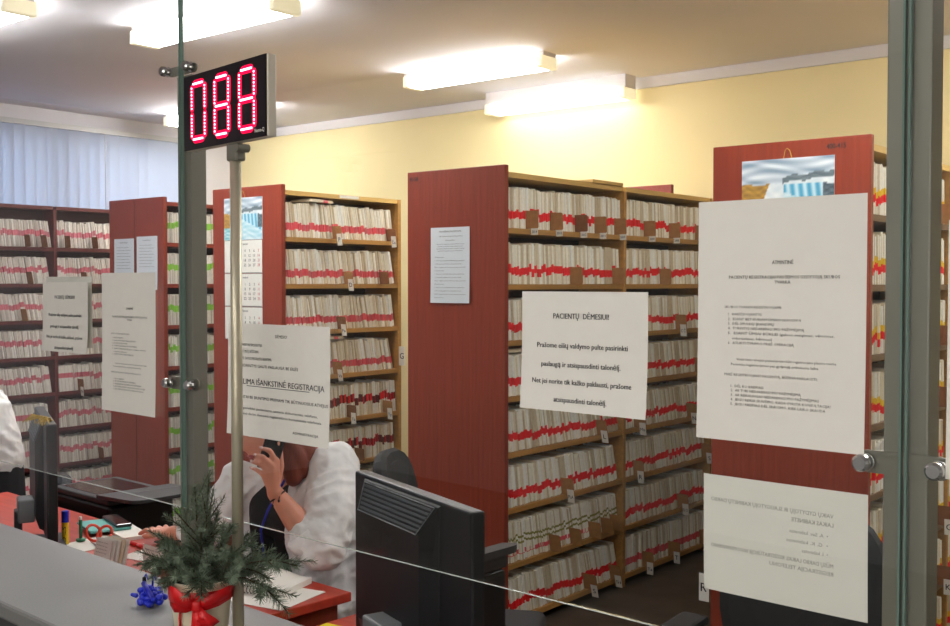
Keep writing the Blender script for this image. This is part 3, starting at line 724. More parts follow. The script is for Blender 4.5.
# bow: two loops and two tails at the front of the pot, towards the viewer
def ribbon_strip(pts, wvec, wd):
    m = MB(); n = len(pts)
    for i, p in enumerate(pts):
        p = Vector(p); e = Vector(wvec[i] if isinstance(wvec[0], (tuple, list)) else wvec).normalized() * wd[i] / 2
        d = (Vector(pts[min(i + 1, n - 1)]) - Vector(pts[max(i - 1, 0)])).normalized(); nn = d.cross(e).normalized() * .0005
        m.v += [p - e - nn, p + e - nn, p + e + nn, p - e + nn]
    for i in range(n - 1):
        for k in range(4): m.f.append((i * 4 + k, i * 4 + (k + 1) % 4, (i + 1) * 4 + (k + 1) % 4, (i + 1) * 4 + k)); m.m.append(0)
    m.f += [(3, 2, 1, 0), tuple((n - 1) * 4 + k for k in range(4))]; m.m += [0, 0]
    return m
FA = R(-52)       # direction on the pot towards the viewer
bw = bpy.data.objects.new('bow', None); COL.objects.link(bw); bw.parent = pt; bw.rotation_euler = (0, 0, R(49)); bw.empty_display_size = .02
rb = -.070
loop = [(0, rb - .004, .082), (-.02, rb - .016, .094), (-.042, rb - .012, .106), (-.056, rb + .010, .104), (-.057, rb + .022, .092), (-.046, rb + .004, .082), (-.022, rb - .002, .078), (0, rb - .003, .080)]
ribbon_strip(loop, (0, -.1, 1), [.012, .026, .034, .034, .034, .032, .024, .012]).build('loop', 'ribbon_red', bw, smooth=True)
loop2 = [(0, rb - .004, .082), (.022, rb - .012, .092), (.046, rb - .004, .1), (.066, rb + .018, .104), (.066, rb + .028, .096), (.044, rb + .006, .088), (.02, rb - .002, .08), (0, rb - .003, .080)]
ribbon_strip(loop2, (0, -.1, 1), [.012, .02, .024, .024, .024, .024, .02, .012]).build('loop', 'ribbon_red', bw, smooth=True)
ribbon_strip([(0, rb - .006, .08), (.012, rb - .012, .06), (.026, rb - .01, .048), (.034, rb - .004, .038)], (1, 0, .7), [.014, .026, .03, .03]).build('tail', 'ribbon_red', bw, smooth=True)
ribbon_strip([(0, rb - .006, .08), (.004, rb - .012, .055), (.002, rb - .004, .03), (-.004, rb + .006, .008), (-.006, rb + .008, .002)], (1, 0, 0), [.014, .026, .028, .026, .026]).build('tail', 'ribbon_red', bw, smooth=True)
ribbon_strip([(-.034, rb + .014, .082), (-.037, rb + .016, .05), (-.036, rb + .02, .012)], (1, 0, 0), [.005, .005, .005]).build('thin_tail', 'ribbon_red', bw, smooth=True)
kn = MB(); kn.rbox(-.009, .009, rb - .013, rb + .0, .070, .092, .004); kn.build('knot', 'ribbon_red', bw, smooth=True)
rf = random.Random(11)
def sprig(base, tip, sag, nlen, twigs, name='branch'):
    m = MB(); base, tip = Vector(base), Vector(tip); L = (tip - base).length
    def needles(p, q, a0, cnt, nl):
        d = (q - p).normalized(); a = d.orthogonal().normalized(); b = d.cross(a)
        for k in range(cnt):
            f = (k + rf.random()) / cnt; c = p + (q - p) * f; th = rf.uniform(0, 6.283)
            o = (a * math.cos(th) + b * math.sin(th)); w_ = d.cross(o) * .0011; l = nl * rf.uniform(.75, 1.1) * (1 - .35 * f * a0)
            e = c + (o * .82 + d * .62).normalized() * l; mi = 1 if rf.random() < .75 else 2
            m.add([c + w_, c - w_, e - w_ * .25, e + w_ * .25, c + o * .0012 + d * .001], [(0, 1, 2, 3), (0, 4, 3), (1, 2, 4)], mi)
    pts = [base + (tip - base) * f + Vector((0, 0, sag * 4 * f * (1 - f))) for f in [i / 6 for i in range(7)]]
    m.tube(pts, [.0028 * (1 - .6 * i / 6) for i in range(7)], 6, 0)
    for i in range(6): needles(pts[i], pts[i + 1], .0 if i < 5 else 1, int(40 + L * 190), nlen)
    for k in range(twigs):
        f = rf.uniform(.2, .85); i = int(f * 6); p = pts[i]; d = (pts[min(6, i + 1)] - pts[max(0, i - 1)]).normalized()
        s_ = d.cross(Vector((0, 0, 1))).normalized() * rf.choice((-1, 1)); q = p + (d * .75 + s_ * .62 + Vector((0, 0, rf.uniform(-.2, .35)))).normalized() * L * rf.uniform(.28, .5)
        m.tube([p, (p + q) / 2, q], [.0018, .0015, .0009], 5, 0); needles(p, (p + q) / 2, 0, 40, nlen * .95); needles((p + q) / 2, q, 1, 44, nlen * .9)
    m.build(name, ['bark', 'fir_green', 'fir_green2'], pt)
c0 = (0, 0, .1)
for tip, sag, nl, tw in [((-.02, .0, .33), 0, .02, 5), ((.012, .01, .35), 0, .018, 3), ((-.07, .0, .27), .01, .02, 4), ((-.10, -.02, .20), .02, .021, 5), ((-.155, -.03, .125), .03, .02, 5), ((-.12, .04, .16), .02, .02, 4),
                         ((-.05, -.06, .2), .02, .02, 5), ((.02, -.06, .19), .02, .02, 5), ((.06, .03, .25), .01, .02, 4), ((.03, -.02, .24), .01, .02, 4), ((.10, .01, .19), .02, .021, 5), ((.17, .03, .155), .03, .022, 5),
                         ((.215, .06, .185), .03, .022, 4), ((.24, .02, .10), .045, .022, 4), ((.09, -.06, .12), .03, .021, 4), ((-.03, .06, .26), .01, .02, 4), ((-.06, -.075, .13), .03, .02, 4), ((.06, .08, .2), .02, .02, 4), ((.0, -.085, .12), .03, .02, 3)]:
    sprig((tip[0] * .08, tip[1] * .08, .1), (tip[0] * 1.12, tip[1] * 1.1, tip[2] * .94), sag, nl * 1.1, tw + 2)
pc = MB(); pc.lathe([(.004, 0), (.014, .006), (.018, .016), (.014, .03), (.006, .042), (.001, .046)], 12); pc.build('pine_cone', 'cone_brown', pt, (-.03, -.05, .108), (R(30), 0, 0))

# blue beaded trinket on the counter
tk = thing('blue_trinket', 'crumpled blue foil trinket lying on grey counter beside the pot', 'trinket', P(-2.225, 1.325, .9355), AL)
m = MB()
for k in range(46):
    a, r_, z = rf.uniform(0, 6.28), rf.uniform(0, .028), rf.uniform(.004, .022)
    c = Vector((math.cos(a) * r_ * 1.15, math.sin(a) * r_ * .8, z + .008 * (1 - r_ / .028))); q = rf.uniform(.004, .0075)
    m.cap(c, q, c + Vector((rf.uniform(-1, 1), rf.uniform(-1, 1), rf.uniform(-.2, .4))) * .006, q * .8, 8)
m.build('beads', 'blue_plastic', tk, smooth=True)
m = MB(); m.tube([(-.012, -.006, .036), (.012, -.012, .027), (.03, -.014, .018)], .0048, 8); m.tube([(-.016, .0, .03), (-.022, .0, .042), (-.014, .0, .05), (-.006, .0, .042)], .0018, 6); m.tube([(.008, 0, .034), (.008, 0, .05), (.014, 0, .056), (.018, 0, .046)], .0018, 6)
m.build('wire_loops', 'blue_wire', tk, smooth=True)
m = MB(); m.rbox(-.018, -.012, -.006, 0, .034, .046, .002); m.build('clip', 'black_matt', tk); tk.scale = (1.3, 1.3, 1.3)

# ------------------------------------------------------------------ monitors
def monitor(lab, loc, rz, z_desk, top):
    t = thing('computer_monitor', lab, 'monitor', loc, rz, 'black office monitors')
    w_, h_ = .565, .39; zb = top - h_ - z_desk
    MB().rbox(-w_ / 2, w_ / 2, .0, .034, zb, zb + h_, .006).build('screen_shell', 'black_plastic', t)
    MB().box(-w_ / 2 + .02, w_ / 2 - .02, .0335, .0352, zb + .03, zb + h_ - .02).build('screen', 'phone_glass', t)
    # rear hump with a sloping vented top
    b = MB(); x0, x1, zt = -w_ / 2 + .062, .125, zb + h_ - .010
    prof = [(.0, zt), (-.004, zt - .004), (-.024, zt - .072), (-.024, zb + .05), (-.014, zb + .02), (.0, zb + .015)]
    xs = [(x0, x1 + .03), (x0 + .002, x1 + .028), (x0 + .01, x1 - .025), (x0 + .01, x1 - .025), (x0 + .004, x1 + .0), (x0, x1 + .02)]
    b.v = [(xs[i][0], p[0], p[1]) for i, p in enumerate(prof)] + [(xs[i][1], p[0], p[1]) for i, p in enumerate(prof)]
    b.f = [(i, i + 1, i + 7, i + 6) for i in range(5)] + [tuple(range(5, -1, -1)), tuple(range(6, 12))]; b.m = [0] * len(b.f)
    hump = b.build('rear_housing', 'black_plastic', t)
    v = MB()
    def slope(x, f, o): return (x, -.004 - .020 * f - o * .95, zt - .004 - .068 * f + o * .3)
    for k in range(6):
        f0, f1 = .1 + k * .145, .1 + k * .145 + .07; xa, xb = x0 + .018 + .004 * f0, x1 + .012 - .052 * f0
        v.add([slope(xa, f0, .0), slope(xb, f0, .0), slope(xb, f1, .0), slope(xa, f1, .0), slope(xa, f0, .004), slope(xb, f0, .004), slope(xb, f1, .004), slope(xa, f1, .004)],
              [(4, 7, 6, 5), (0, 4, 5, 1), (3, 2, 6, 7), (0, 3, 7, 4), (1, 5, 6, 2)])
    v.build('vent_ribs', 'rib_grey', hump)
    fr = MB(); pts = [slope(x0 + .012, .04, .003), slope(x1 + .016, .04, .003), slope(x1 - .035, .98, .003), slope(x0 + .014, .98, .003)]
    fr.tube(pts + pts[:1], .0016, 6); fr.build('vent_frame', 'mid_grey_plastic', hump)
    m = MB(); text(m, 'PHILIPS', x0 + .045, zt - .135, .034, -.0262, 'L', .16, .012)
    m.build('raised_lettering', 'dark_grey_plastic', hump)
    MB().rbox(-.08, .02, -.075, -.02, zb + .02, zb + .10, .006).build('stand_hinge', 'mid_grey_plastic', t)
    MB().rbox(-.06, .0, -.085, -.06, .02, zb + .06, .004).build('stand_column', 'dark_grey_plastic', t)
    MB().rbox(-.16, .1, -.16, .08, 0, .022, .006).build('stand_foot', 'black_plastic', t)
    return t
monitor('black monitor with vented back between the seated woman and the centre rack', P(-1.715, 1.66, .7005), AL + R(-17), .70, 1.22)
monitor('black monitor seen edge-on at far left with straw tuft on top', P(-3.62, 1.735, .7505), AL + R(-22), .75, 1.222)
ts = MB()
for k in range(16):
    x = rf.uniform(-.07, .05); ts.tube([(x, rf.uniform(-.005, .01), .002), (x + rf.uniform(-.02, .03), -.012, .016), (x + rf.uniform(-.05, .06), -.03, rf.uniform(-.012, .006))], [.003, .003, .0015], 5)
tag(ts.build('straw_tuft', 'straw', None, P(-3.45, 1.675, 1.222), (0, 0, AL)), 'yellow straw tuft stuck on top of the left monitor', 'decoration')

# printers beside the monitors
def printer(lab, loc, rz, hang=.30):
    t = thing('desk_printer', lab, 'printer', loc, rz, 'black desk printers')
    MB().rbox(-.19, .17, -.15, .15, 0, .17, .012).build('body', 'black_plastic', t)
    MB().rbox(-.2, .17, -.155, .155, .172, .197, .006).build('lid', 'dark_grey_plastic', t)
    MB().box(-.17, .08, -.12, .12, .1965, .1985).build('glass_top', 'phone_glass', t)
    m = MB(); z = .2; n = 6
    pr = [(.12, -.17)] + [(hang + .05 * math.cos(a), -.12 + .05 * math.sin(a)) for a in [-math.pi / 2 + math.pi / 2 * k / n for k in range(n + 1)]] + [(hang + .05 * math.cos(a), .12 + .05 * math.sin(a)) for a in [math.pi / 2 * k / n for k in range(n + 1)]] + [(.12, .17)]
    q = len(pr); m.v = [(x, y, z + (x - .12) * .06) for x, y in pr] + [(x, y, z + .014 + (x - .12) * .06) for x, y in pr]
    m.f = [tuple(range(q))[::-1], tuple(range(q, 2 * q))] + [(i, (i + 1) % q, (i + 1) % q + q, i + q) for i in range(q)]; m.m = [0] * len(m.f)
    m.build('output_tray', 'dark_grey_plastic', t)
    return t
printer('black printer with grey lid peeping out right of the vented monitor', P(-1.925, 1.985, .7005), AL, .185).scale = (.6, .95, 1.36)
cb = thing('low_cabinet', 'low black cabinet under the printer behind the left monitor', 'cabinet', P(-4.24, 2.36, 0), AL)
MB().rbox(-.30, .27, -.17, .17, 0, .60, .004).build('body', 'black_matt', cb)
for sx in (-.155, .125): MB().rbox(sx - .135, sx + .135, -.182, -.170, .03, .59, .003).build('door', 'black_plastic', cb)
printer('black printer with grey tray on a low cabinet behind left monitor', P(-4.24, 2.36, .6005), AL).scale = (1.3, 1, 1)

# ------------------------------------------------------------------ things on the desk
gs = thing('glue_stick', 'yellow glue stick with blue cap standing at the counter edge', 'glue stick', P(-3.635, 1.83, .7505), AL)
MB().lathe([(.012, 0), (.0125, .002), (.0125, .078), (.0118, .08)], 20).build('tube', 'yellow_plastic', gs, smooth=False)
MB().lathe([(.0128, .08), (.013, .082), (.0128, .118), (.011, .121)], 20).build('cap', 'blue_plastic', gs)
m = MB(); text(m, 'STIC', 0, 0, .014, 0, 'L', .055, .02)
def wrap(v):
    a = R(-52) + (v[2] - .006) / .0125; return (math.cos(a) * .0128, math.sin(a) * .0128, .066 - v[0])
m.v = [wrap(v) for v in m.v]; m.build('lettering', 'ink', gs)
def flat(name, lab, cat, t, n, w, d, h, rz, mt, z=.7505, group=None):
    return tag(MB().box(-w / 2, w / 2, -d / 2, d / 2, 0, h).build(name, mt, None, P(t, n, z), (0, 0, AL + R(rz))), lab, cat, group)
flat('paper_sheet', 'white sheet on the desk beside the glue stick', 'paper', -3.57, 1.9, .15, .2, .002, 8, 'paper')
flat('note_pad', 'white notepad under the teal folder on desk', 'notepad', -3.66, 2.07, .3, .1, .012, -12, 'paper')
tf = thing('teal_case', 'teal case holding a dark phone on the desk', 'phone case', P(-3.74, 2.035, .763), AL + R(-14))
MB().rbox(-.1, .1, -.075, .075, 0, .010, .004).build('case', 'teal', tf)
MB().rbox(-.1, .095, .02, .078, .010, .022, .004).build('phone', 'phone_glass', tf)
sc = thing('scissors', 'orange-handled scissors on the desk in front of teal case', 'scissors', P(-3.57, 1.92, .7505), AL + R(5))
def ring(cx, cy, z, a, b, rot, tilt):
    return [(cx + a * math.cos(k) * math.cos(rot) - b * math.sin(k) * math.sin(rot), cy + a * math.cos(k) * math.sin(rot) + b * math.sin(k) * math.cos(rot), z + b * tilt * 1.6 * (1 + math.sin(k))) for k in [2 * math.pi * i / 16 for i in range(17)]]
for (cx, cy, rt_) in ((-.028, .0, R(80)), (.022, .012, R(30))):
    MB().tube(ring(cx, cy, .006, .026, .018, rt_, .9), .005, 8).build('handle', 'orange_plastic', sc, smooth=True)
MB().add([(-.02, -.02, .004), (.06, -.05, .003), (.12, -.075, .003), (.06, -.038, .003), (-.02, -.02, .007), (.06, -.05, .006), (.12, -.075, .004), (.06, -.038, .006)], [(0, 3, 2, 1), (4, 5, 6, 7), (0, 1, 5, 4), (1, 2, 6, 5), (2, 3, 7, 6), (3, 0, 4, 7)]).build('blades', 'steel_shiny', sc)
cup = thing('pencil', 'green pencil standing upright by the scissors', 'pencil', P(-3.63, 1.885, .7505), AL)
MB().lathe([(.006, 0), (.006, .07), (.0062, .07), (.0062, .08)], 8).build('shaft', 'pencil_green', cup)
MB().lathe([(.0056, .08), (.0056, .09), (.003, .092)], 8).build('eraser', 'paper', cup)
MB().lathe([(.014, 0), (.016, .004), (.016, .012), (.007, .014)], 12).build('stand', 'pencil_green', cup)
rp = thing('red_pen', 'red pen lying on the desk right of the scissors', 'pen', P(-3.50, 1.99, .757), AL + R(-4))
MB().tube([(-.03, 0, 0), (.09, 0, 0)], .0065, 10).build('barrel', 'red_plastic', rp, smooth=True); MB().tube([(.09, 0, 0), (.13, 0, 0)], .0075, 10).build('cap', 'red_plastic', rp, smooth=True)
bk = thing('card_pack', 'pack of white cards leaning in front of scissors', 'cards', P(-3.30, 1.80, .7505), AL + R(4))
for k in range(5): MB().box(-.06 + .008 * k, .03 + .012 * k, -.01 + .008 * k, -.0085 + .008 * k, 0, .075 + .003 * k, 0, Matrix.Rotation(R(-14), 4, 'X')).build('card', 'paper' if k != 3 else 'pot_cream', bk)
m = MB()
for k in range(4): text(m, 'Registratūra darbo laikas', -.05, .06 - .011 * k, .004, -.0112, 'L', .06, 0)
m.v = [tuple(Matrix.Rotation(R(-14), 4, 'X') @ Vector(v)) for v in m.v]; m.build('printed_text', 'ink_grey', bk)
sheet('paper_sheet', 'white printed slip leaning on desk behind the fir', 'paper', P(-3.13, 1.84, .835), .13, .09, [('Registracijos talonas', .012, -.016, .005, 'L', .09, 0)], bend=.003)
flat('paper_sheet', 'white loose paper on the desk under the card pack', 'paper', -3.27, 1.95, .16, .14, .002, 15, 'paper')
# notebook in front of the woman
flat('paper_sheet', 'large white sheet under the spiral notebook at the desk corner', 'paper', -2.66, 1.92, .40, .21, .0015, 14, 'paper')
nb = thing('spiral_notebook', 'open white spiral notebook on the desk below the seated woman', 'notebook', P(-2.70, 1.97, .7525), AL + R(20))
m = MB(); n = 10
for zz in (0, 1): m.v += [(-.145 + .29 * i / n, y, (.018 + .022 * math.sin(min(1, (i / n) * 1.15) * math.pi) ** 1.0 * (1 if y > 0 else .55) if zz else 0)) for y in (-.085, .085) for i in range(n + 1)]
q = n + 1
m.f = [(i, i + 1, q + i + 1, q + i)[::-1] for i in range(n)] + [(2 * q + i, 2 * q + i + 1, 3 * q + i + 1, 3 * q + i) for i in range(n)] + [(i, i + 1, 2 * q + i + 1, 2 * q + i) for i in range(n)] + [(q + i, 3 * q + i, 3 * q + i + 1, q + i + 1) for i in range(n)] + [(0, 2 * q, 3 * q, q), (n, q + n, 3 * q + n, 2 * q + n)]
m.m = [0] * len(m.f); m.build('pages', 'paper', nb)
m = MB()
for k in range(24):
    x = -.135 + .27 * k / 23; m.tube([(x, -.082, .02), (x, -.09, .026), (x, -.097, .014), (x, -.09, .003), (x, -.084, .004)], .0011, 5)
m.build('spiral', 'black_matt', nb)
flat('sticky_note', 'yellow sticky note on the lower desk beside the desk corner', 'sticky note', -2.335, 1.95, .07, .07, .004, 10, 'yellow_note', .7005)

# ------------------------------------------------------------------ office chairs
def chair(lab, loc, rz, seat_z=.48, back_top=1.09, back_w=.44, arms=True):
    t = thing('office_chair', lab, 'chair', loc, rz, 'black office chairs')
    MB().rbox(-.24, .24, -.24, .22, seat_z - .07, seat_z, .03, seg=3).build('seat', 'chair_fabric', t, smooth=True)
    m = MB(); n = 9; hb = (back_top - seat_z - .06) / 2; zc = seat_z + .06 + hb; v0 = []
    prof = [(math.copysign(abs(math.cos(a)) ** .55, math.cos(a)), math.copysign(abs(math.sin(a)) ** .75, math.sin(a))) for a in [2 * math.pi * k / 28 for k in range(28)]]
    for (k, y) in ((.86, .0), (.97, .008), (1., .028), (.97, .05), (.86, .058)):
        m.v += [(px * back_w / 2 * k, .2 + y + .06 * (1 - (px * k) ** 2) * .6 + pz * .03, zc + pz * hb * k) for px, pz in prof]
    for r in range(4): m.f += [(r * 28 + k, r * 28 + (k + 1) % 28, (r + 1) * 28 + (k + 1) % 28, (r + 1) * 28 + k) for k in range(28)]
    m.f += [tuple(range(28))[::-1], tuple(4 * 28 + k for k in range(28))]; m.m = [0] * len(m.f)
    m.build('backrest', 'chair_fabric', t, smooth=False)
    MB().tube([(0, .1, seat_z - .09), (0, .29, seat_z - .08), (0, .30, seat_z + .2)], .022, 8).build('back_support', 'black_plastic', t)
    for s in (-1, 1) if arms else ():
        a = MB(); a.tube([(s * .2, .02, seat_z - .06), (s * .29, .02, seat_z - .04), (s * .29, .02, seat_z + .19)], .014, 8); ar = a.build('armrest', 'black_plastic', t)
        MB().rbox(s * .29 - .045, s * .29 + .045, -.15, .14, seat_z + .19, seat_z + .22, .012).build('arm_pad', 'black_matt', ar)
    MB().tube([(0, 0, .09), (0, 0, seat_z - .07)], .026, 12).build('gas_column', 'black_plastic', t)
    for k in range(5):
        a = 2 * math.pi * k / 5 + .3; l = MB(); l.tube([(0, 0, .10), (math.cos(a) * .28, math.sin(a) * .28, .07)], [.026, .016], 8); lg = l.build('base_arm', 'black_plastic', t)
        MB().tube([(math.cos(a) * .28 - .012 * math.sin(a), math.sin(a) * .28 + .012 * math.cos(a), .028), (math.cos(a) * .28 + .012 * math.sin(a), math.sin(a) * .28 - .012 * math.cos(a), .028)], .028, 12).build('caster', 'black_matt', lg)
    return t
chair('dark grey office chair whose rounded back rises behind the vented monitor', P(-2.487, 2.70, 0), AL + R(121), .5, 1.10, .38, False)
chair('black office chair standing in front of the waterfall rack', P(-1.36, 2.72, 0), AL + R(8), .47, 1.02, .5)
chair('black office chair under the woman on the phone', P(-3.03, 2.40, 0), AL + R(4), .46, .80)
chair('black office chair under the person at the left edge', P(-5.22, 2.30, 0), AL + R(-8), .46, .72, .38, False)

# ------------------------------------------------------------------ people
def head_mesh(mb_target, c, yaw, pitch, roll, sc=1.):
    """a head with brow, nose, lips, chin and ears, looking along -y before turning"""
    n, k = 40, 28; vs = []
    def g(x, z, cx, cz, sx, sz): return math.exp(-((x - cx) / sx) ** 2 - ((z - cz) / sz) ** 2)
    for j in range(k + 1):
        ph = math.pi * j / k
        for i in range(n):
            th_ = 2 * math.pi * i / n
            x, y, z = math.sin(ph) * math.sin(th_), -math.sin(ph) * math.cos(th_), math.cos(ph)
            X, Y, Z = x * .075, y * .096, z * .115
            if Z < 0:
                s_ = 1 - .34 * (-z) ** 1.6; X *= s_; Y = Y * (1 - .12 * (-z)) - .012 * (-z)
            if y < -.2:
                Y -= .026 * g(X, Z, 0, -.022, .012, .022) + .012 * g(X, Z, 0, .006, .009, .022)
                Y -= .009 * g(X, Z, 0, -.062, .024, .010) + .012 * g(X, Z, 0, -.096, .022, .016)
                Y += .010 * (g(X, Z, .031, .010, .015, .011) + g(X, Z, -.031, .010, .015, .011))
                Y -= .006 * (g(X, Z, .03, .034, .022, .009) + g(X, Z, -.03, .034, .022, .009))
                Y -= .006 * (g(X, Z, .042, -.022, .018, .02) + g(X, Z, -.042, -.022, .018, .02))
            vs.append(Vector((X, Y, Z)) * sc)
    mtx = Matrix.Translation(c) @ Euler((pitch, roll, yaw)).to_matrix().to_4x4()
    fs = [(j * n + i, (j + 1) * n + i, (j + 1) * n + (i + 1) % n, j * n + (i + 1) % n) for j in range(k) for i in range(n)]
    mb_target.add([mtx @ v for v in vs], fs)
    for s in (-1, 1):
        mb_target.cap(mtx @ Vector((s * .076, .012, .02)), .014, mtx @ Vector((s * .074, .006, -.022)), .009)
    return mtx

def face_parts(mtx, parent, hide=False):
    m = MB()
    for s in (-1, 1): m.cap(mtx @ Vector((s * .031, -.0745, .010)), .0095, mtx @ Vector((s * .0312, -.075, .010)), .0095, 14, 0); m.cap(mtx @ Vector((s * .031, -.0825, .010)), .004, mtx @ Vector((s * .031, -.083, .010)), .004, 10, 1)
    m.build('eyes', ['eye_white', 'iris'], parent, smooth=True)
    m = MB(); m.tube([mtx @ Vector((-.022, -.083, -.064)), mtx @ Vector((-.01, -.0905, -.0605)), mtx @ Vector((0, -.0915, -.062)), mtx @ Vector((.01, -.0905, -.0605)), mtx @ Vector((.022, -.083, -.064))], [.0015, .0045, .0045, .0045, .0015], 8)
    m.tube([mtx @ Vector((-.02, -.083, -.0655)), mtx @ Vector((0, -.0905, -.0705)), mtx @ Vector((.02, -.083, -.0655))], [.0015, .005, .0015], 8)
    m.build('lips', 'lip', parent, smooth=True)
    m = MB()
    for s in (-1, 1): m.tube([mtx @ Vector((s * .014, -.090, .033)), mtx @ Vector((s * .032, -.088, .039)), mtx @ Vector((s * .048, -.075, .034))], [.002, .003, .0012], 6)
    m.build('eyebrows', 'hair_brown', parent, smooth=True)

def chain(m, pts):
    for (p, r), (q, s) in zip(pts, pts[1:]): m.cap(p, r, q, s)

# --- woman on the phone, seated behind the desk
wr = thing('person', 'person in white jacket holding a black phone to the ear, bending over desk', 'person', P(-2.95, 2.36, 0), AL)
O = Vector((-2.95, 2.36, 0))
def L_(t, n, z): return Vector((t, n, z)) - O
pel = L_(-2.96, 2.37, .57); wai = L_(-2.955, 2.34, .72); che = L_(-2.945, 2.30, .90); nek = L_(-2.925, 2.265, 1.035); hed = L_(-2.930, 2.19, 1.19)
shR, elR, wrR = L_(-2.775, 2.345, 1.06), L_(-2.66, 2.18, .835), L_(-2.765, 2.093, 1.010)
shL, elL, wrL, haL = L_(-3.105, 2.20, .99), L_(-3.15, 2.12, .83), L_(-3.32, 2.07, .80), L_(-3.40, 2.05, .785)
sk = MB()
hm = head_mesh(sk, hed, R(-14), R(16), R(-6))
chain(sk, [(hed + Vector((.008, .03, -.05)), .055), (nek + Vector((0, .02, -.01)), .055), (che, .09)])
sk.cap(che + Vector((-.07, 0, 0)), .075, che + Vector((.07, 0, 0)), .075); sk.cap(wai + Vector((-.05, 0, 0)), .08, wai + Vector((.05, 0, 0)), .08); chain(sk, [(che, .085), (wai, .085), (pel, .105)])
sk.cap(pel + Vector((-.08, 0, 0)), .105, pel + Vector((.08, 0, 0)), .105)
chain(sk, [(che + Vector((.1, .02, .08)), .06), (shR, .052), (elR, .042), (wrR + (elR - wrR) * .45, .041), (wrR, .0265)])
chain(sk, [(che + Vector((-.1, .02, .05)), .06), (shL, .052), (elL, .04), (wrL, .026)])
for s in (-1, 1):
    hip = pel + Vector((s * .09, -.02, -.02)); kne = L_(-2.95 + s * .12, 1.97, .53); ank = L_(-2.95 + s * .12, 2.0, .09)
    chain(sk, [(hip, .085), (kne, .058), (ank, .036)]); chain(sk, [(ank - Vector((0, 0, .04)), .038), (ank + Vector((0, -.13, -.06)), .028)])
# the phone hand: back of hand to the viewer, fingers wrapped forward round the phone
# points of the hand in the person's own frame
wp = Vector((0.2030, -0.2857, 1.0224))
HND = dict(index=[Vector((0.2180, -0.2887, 1.1197)), Vector((0.2156, -0.3099, 1.1535)), Vector((0.1724, -0.3085, 1.1568))], middle=[Vector((0.2171, -0.3036, 1.1057)), Vector((0.2079, -0.3310, 1.1364)), Vector((0.1588, -0.3217, 1.1346))], ring=[Vector((0.2081, -0.3123, 1.0900)), Vector((0.1961, -0.3358, 1.1152)), Vector((0.1510, -0.3296, 1.1141))], little=[Vector((0.1974, -0.3160, 1.0718)), Vector((0.1796, -0.3315, 1.0907)), Vector((0.1420, -0.3251, 1.0918))])
for k, (a, b, c) in HND.items():
    r_ = .0088 if k != 'little' else .0074; A, B, Cc = a, b, c
    sk.cap(wp, .02, A, r_ + .0045); sk.cap(A, r_ + .001, B, r_); sk.cap(B, r_, B + (Cc - B) * .55 + Vector((0, .002, 0)), r_ * .93); sk.cap(B + (Cc - B) * .55 + Vector((0, .002, 0)), r_ * .93, Cc, r_ * .82)
TB = [Vector((0.1910, -0.2686, 1.0471)), Vector((0.1938, -0.2507, 1.0963)), Vector((0.1826, -0.2458, 1.1394)), Vector((0.1756, -0.2443, 1.1675))]
chain(sk, [(TB[0], .016), (TB[1], .0115), (TB[2], .0098), (TB[3], .0085)])
chain(sk, [(wrR, .027), (wp, .024)])
# far hand resting on the desk
for k, (dx, dy, l) in enumerate(((-.075, -.035, 1), (-.085, -.015, 1.05), (-.085, .008, 1), (-.075, .028, .85))):
    b_ = wrL + Vector((-.085, -.03 + .02 * k, -.008)); sk.cap(wrL, .022, b_, .012); m1 = b_ + Vector((-.03 * l, dy * .25, .006)); chain(sk, [(b_, .0105), (m1, .0095), (m1 + Vector((-.03 * l, dy * .2, -.016)), .0078)])
chain(sk, [(wrL + Vector((-.02, -.02, 0)), .015), (wrL + Vector((-.05, -.055, -.008)), .0105), (wrL + Vector((-.085, -.065, -.014)), .0085)])
relief('body', sk, .0045, ['skin'], wr, 4)
face_parts(hm, wr)
m = MB()
for k, (a, b, c) in HND.items():
    B, Cc = b, c; d = (Cc - B).normalized(); q = Cc + Vector((0.0035, -.0052, .0035)); m.cap(q - d * .003, .0046, q + d * .005, .004, 8)
m.build('nails', 'nail', wr, smooth=True)
# hair: cap over the skull and lengths falling to the shoulder
h = MB(); hmr = hm
def H_(x, y, z): return hmr @ Vector((x, y, z))
h.cap(H_(0, .01, .035), .098, H_(0, .03, .02), .096)
for s in (-1, 1):
    chain(h, [(H_(s * .03, -.045, .10), .026), (H_(s * .074, -.02, .05), .026), (H_(s * .086, .02, -.04), .028), (H_(s * .088, .035, -.12), .030), (H_(s * .085, .04, -.17), .018)])
    chain(h, [(H_(s * .05, .06, .0), .05), (H_(s * .06, .07, -.10), .045), (H_(s * .06, .07, -.19), .024)])
chain(h, [(H_(.06, .0, -.03), .035), (H_(.075, .01, -.1), .036), (H_(.08, -.0, -.17), .03)])
chain(h, [(H_(0, .07, .0), .06), (H_(0, .085, -.10), .05), (H_(0, .08, -.20), .026)])
relief('hair', h, .007, ['hair_auburn'], wr, 3)
# black top
bt = MB()
bt.cap(che + Vector((-.07, -.005, .0)), .105, che + Vector((.07, -.005, 0)), .105); bt.cap(wai + Vector((-.07, -.01, 0)), .118, wai + Vector((.07, -.01, 0)), .118); bt.cap(pel + Vector((-.09, 0, .03)), .13, pel + Vector((.09, 0, .03)), .13)
for s in (-1, 1): chain(bt, [(che + Vector((s * .07, -.005, 0)), .105), (wai + Vector((s * .07, -.01, 0)), .118), (pel + Vector((s * .09, 0, .03)), .13)])
bt.cap(che + Vector((-.05, -.0, .06)), .075, che + Vector((.05, 0, .06)), .075)
bt.cap(che + Vector((-.05, -.06, -.02)), .065, che + Vector((.05, -.06, -.02)), .065)
relief('black_top', bt, .009, ['cloth_black'], wr, 5)
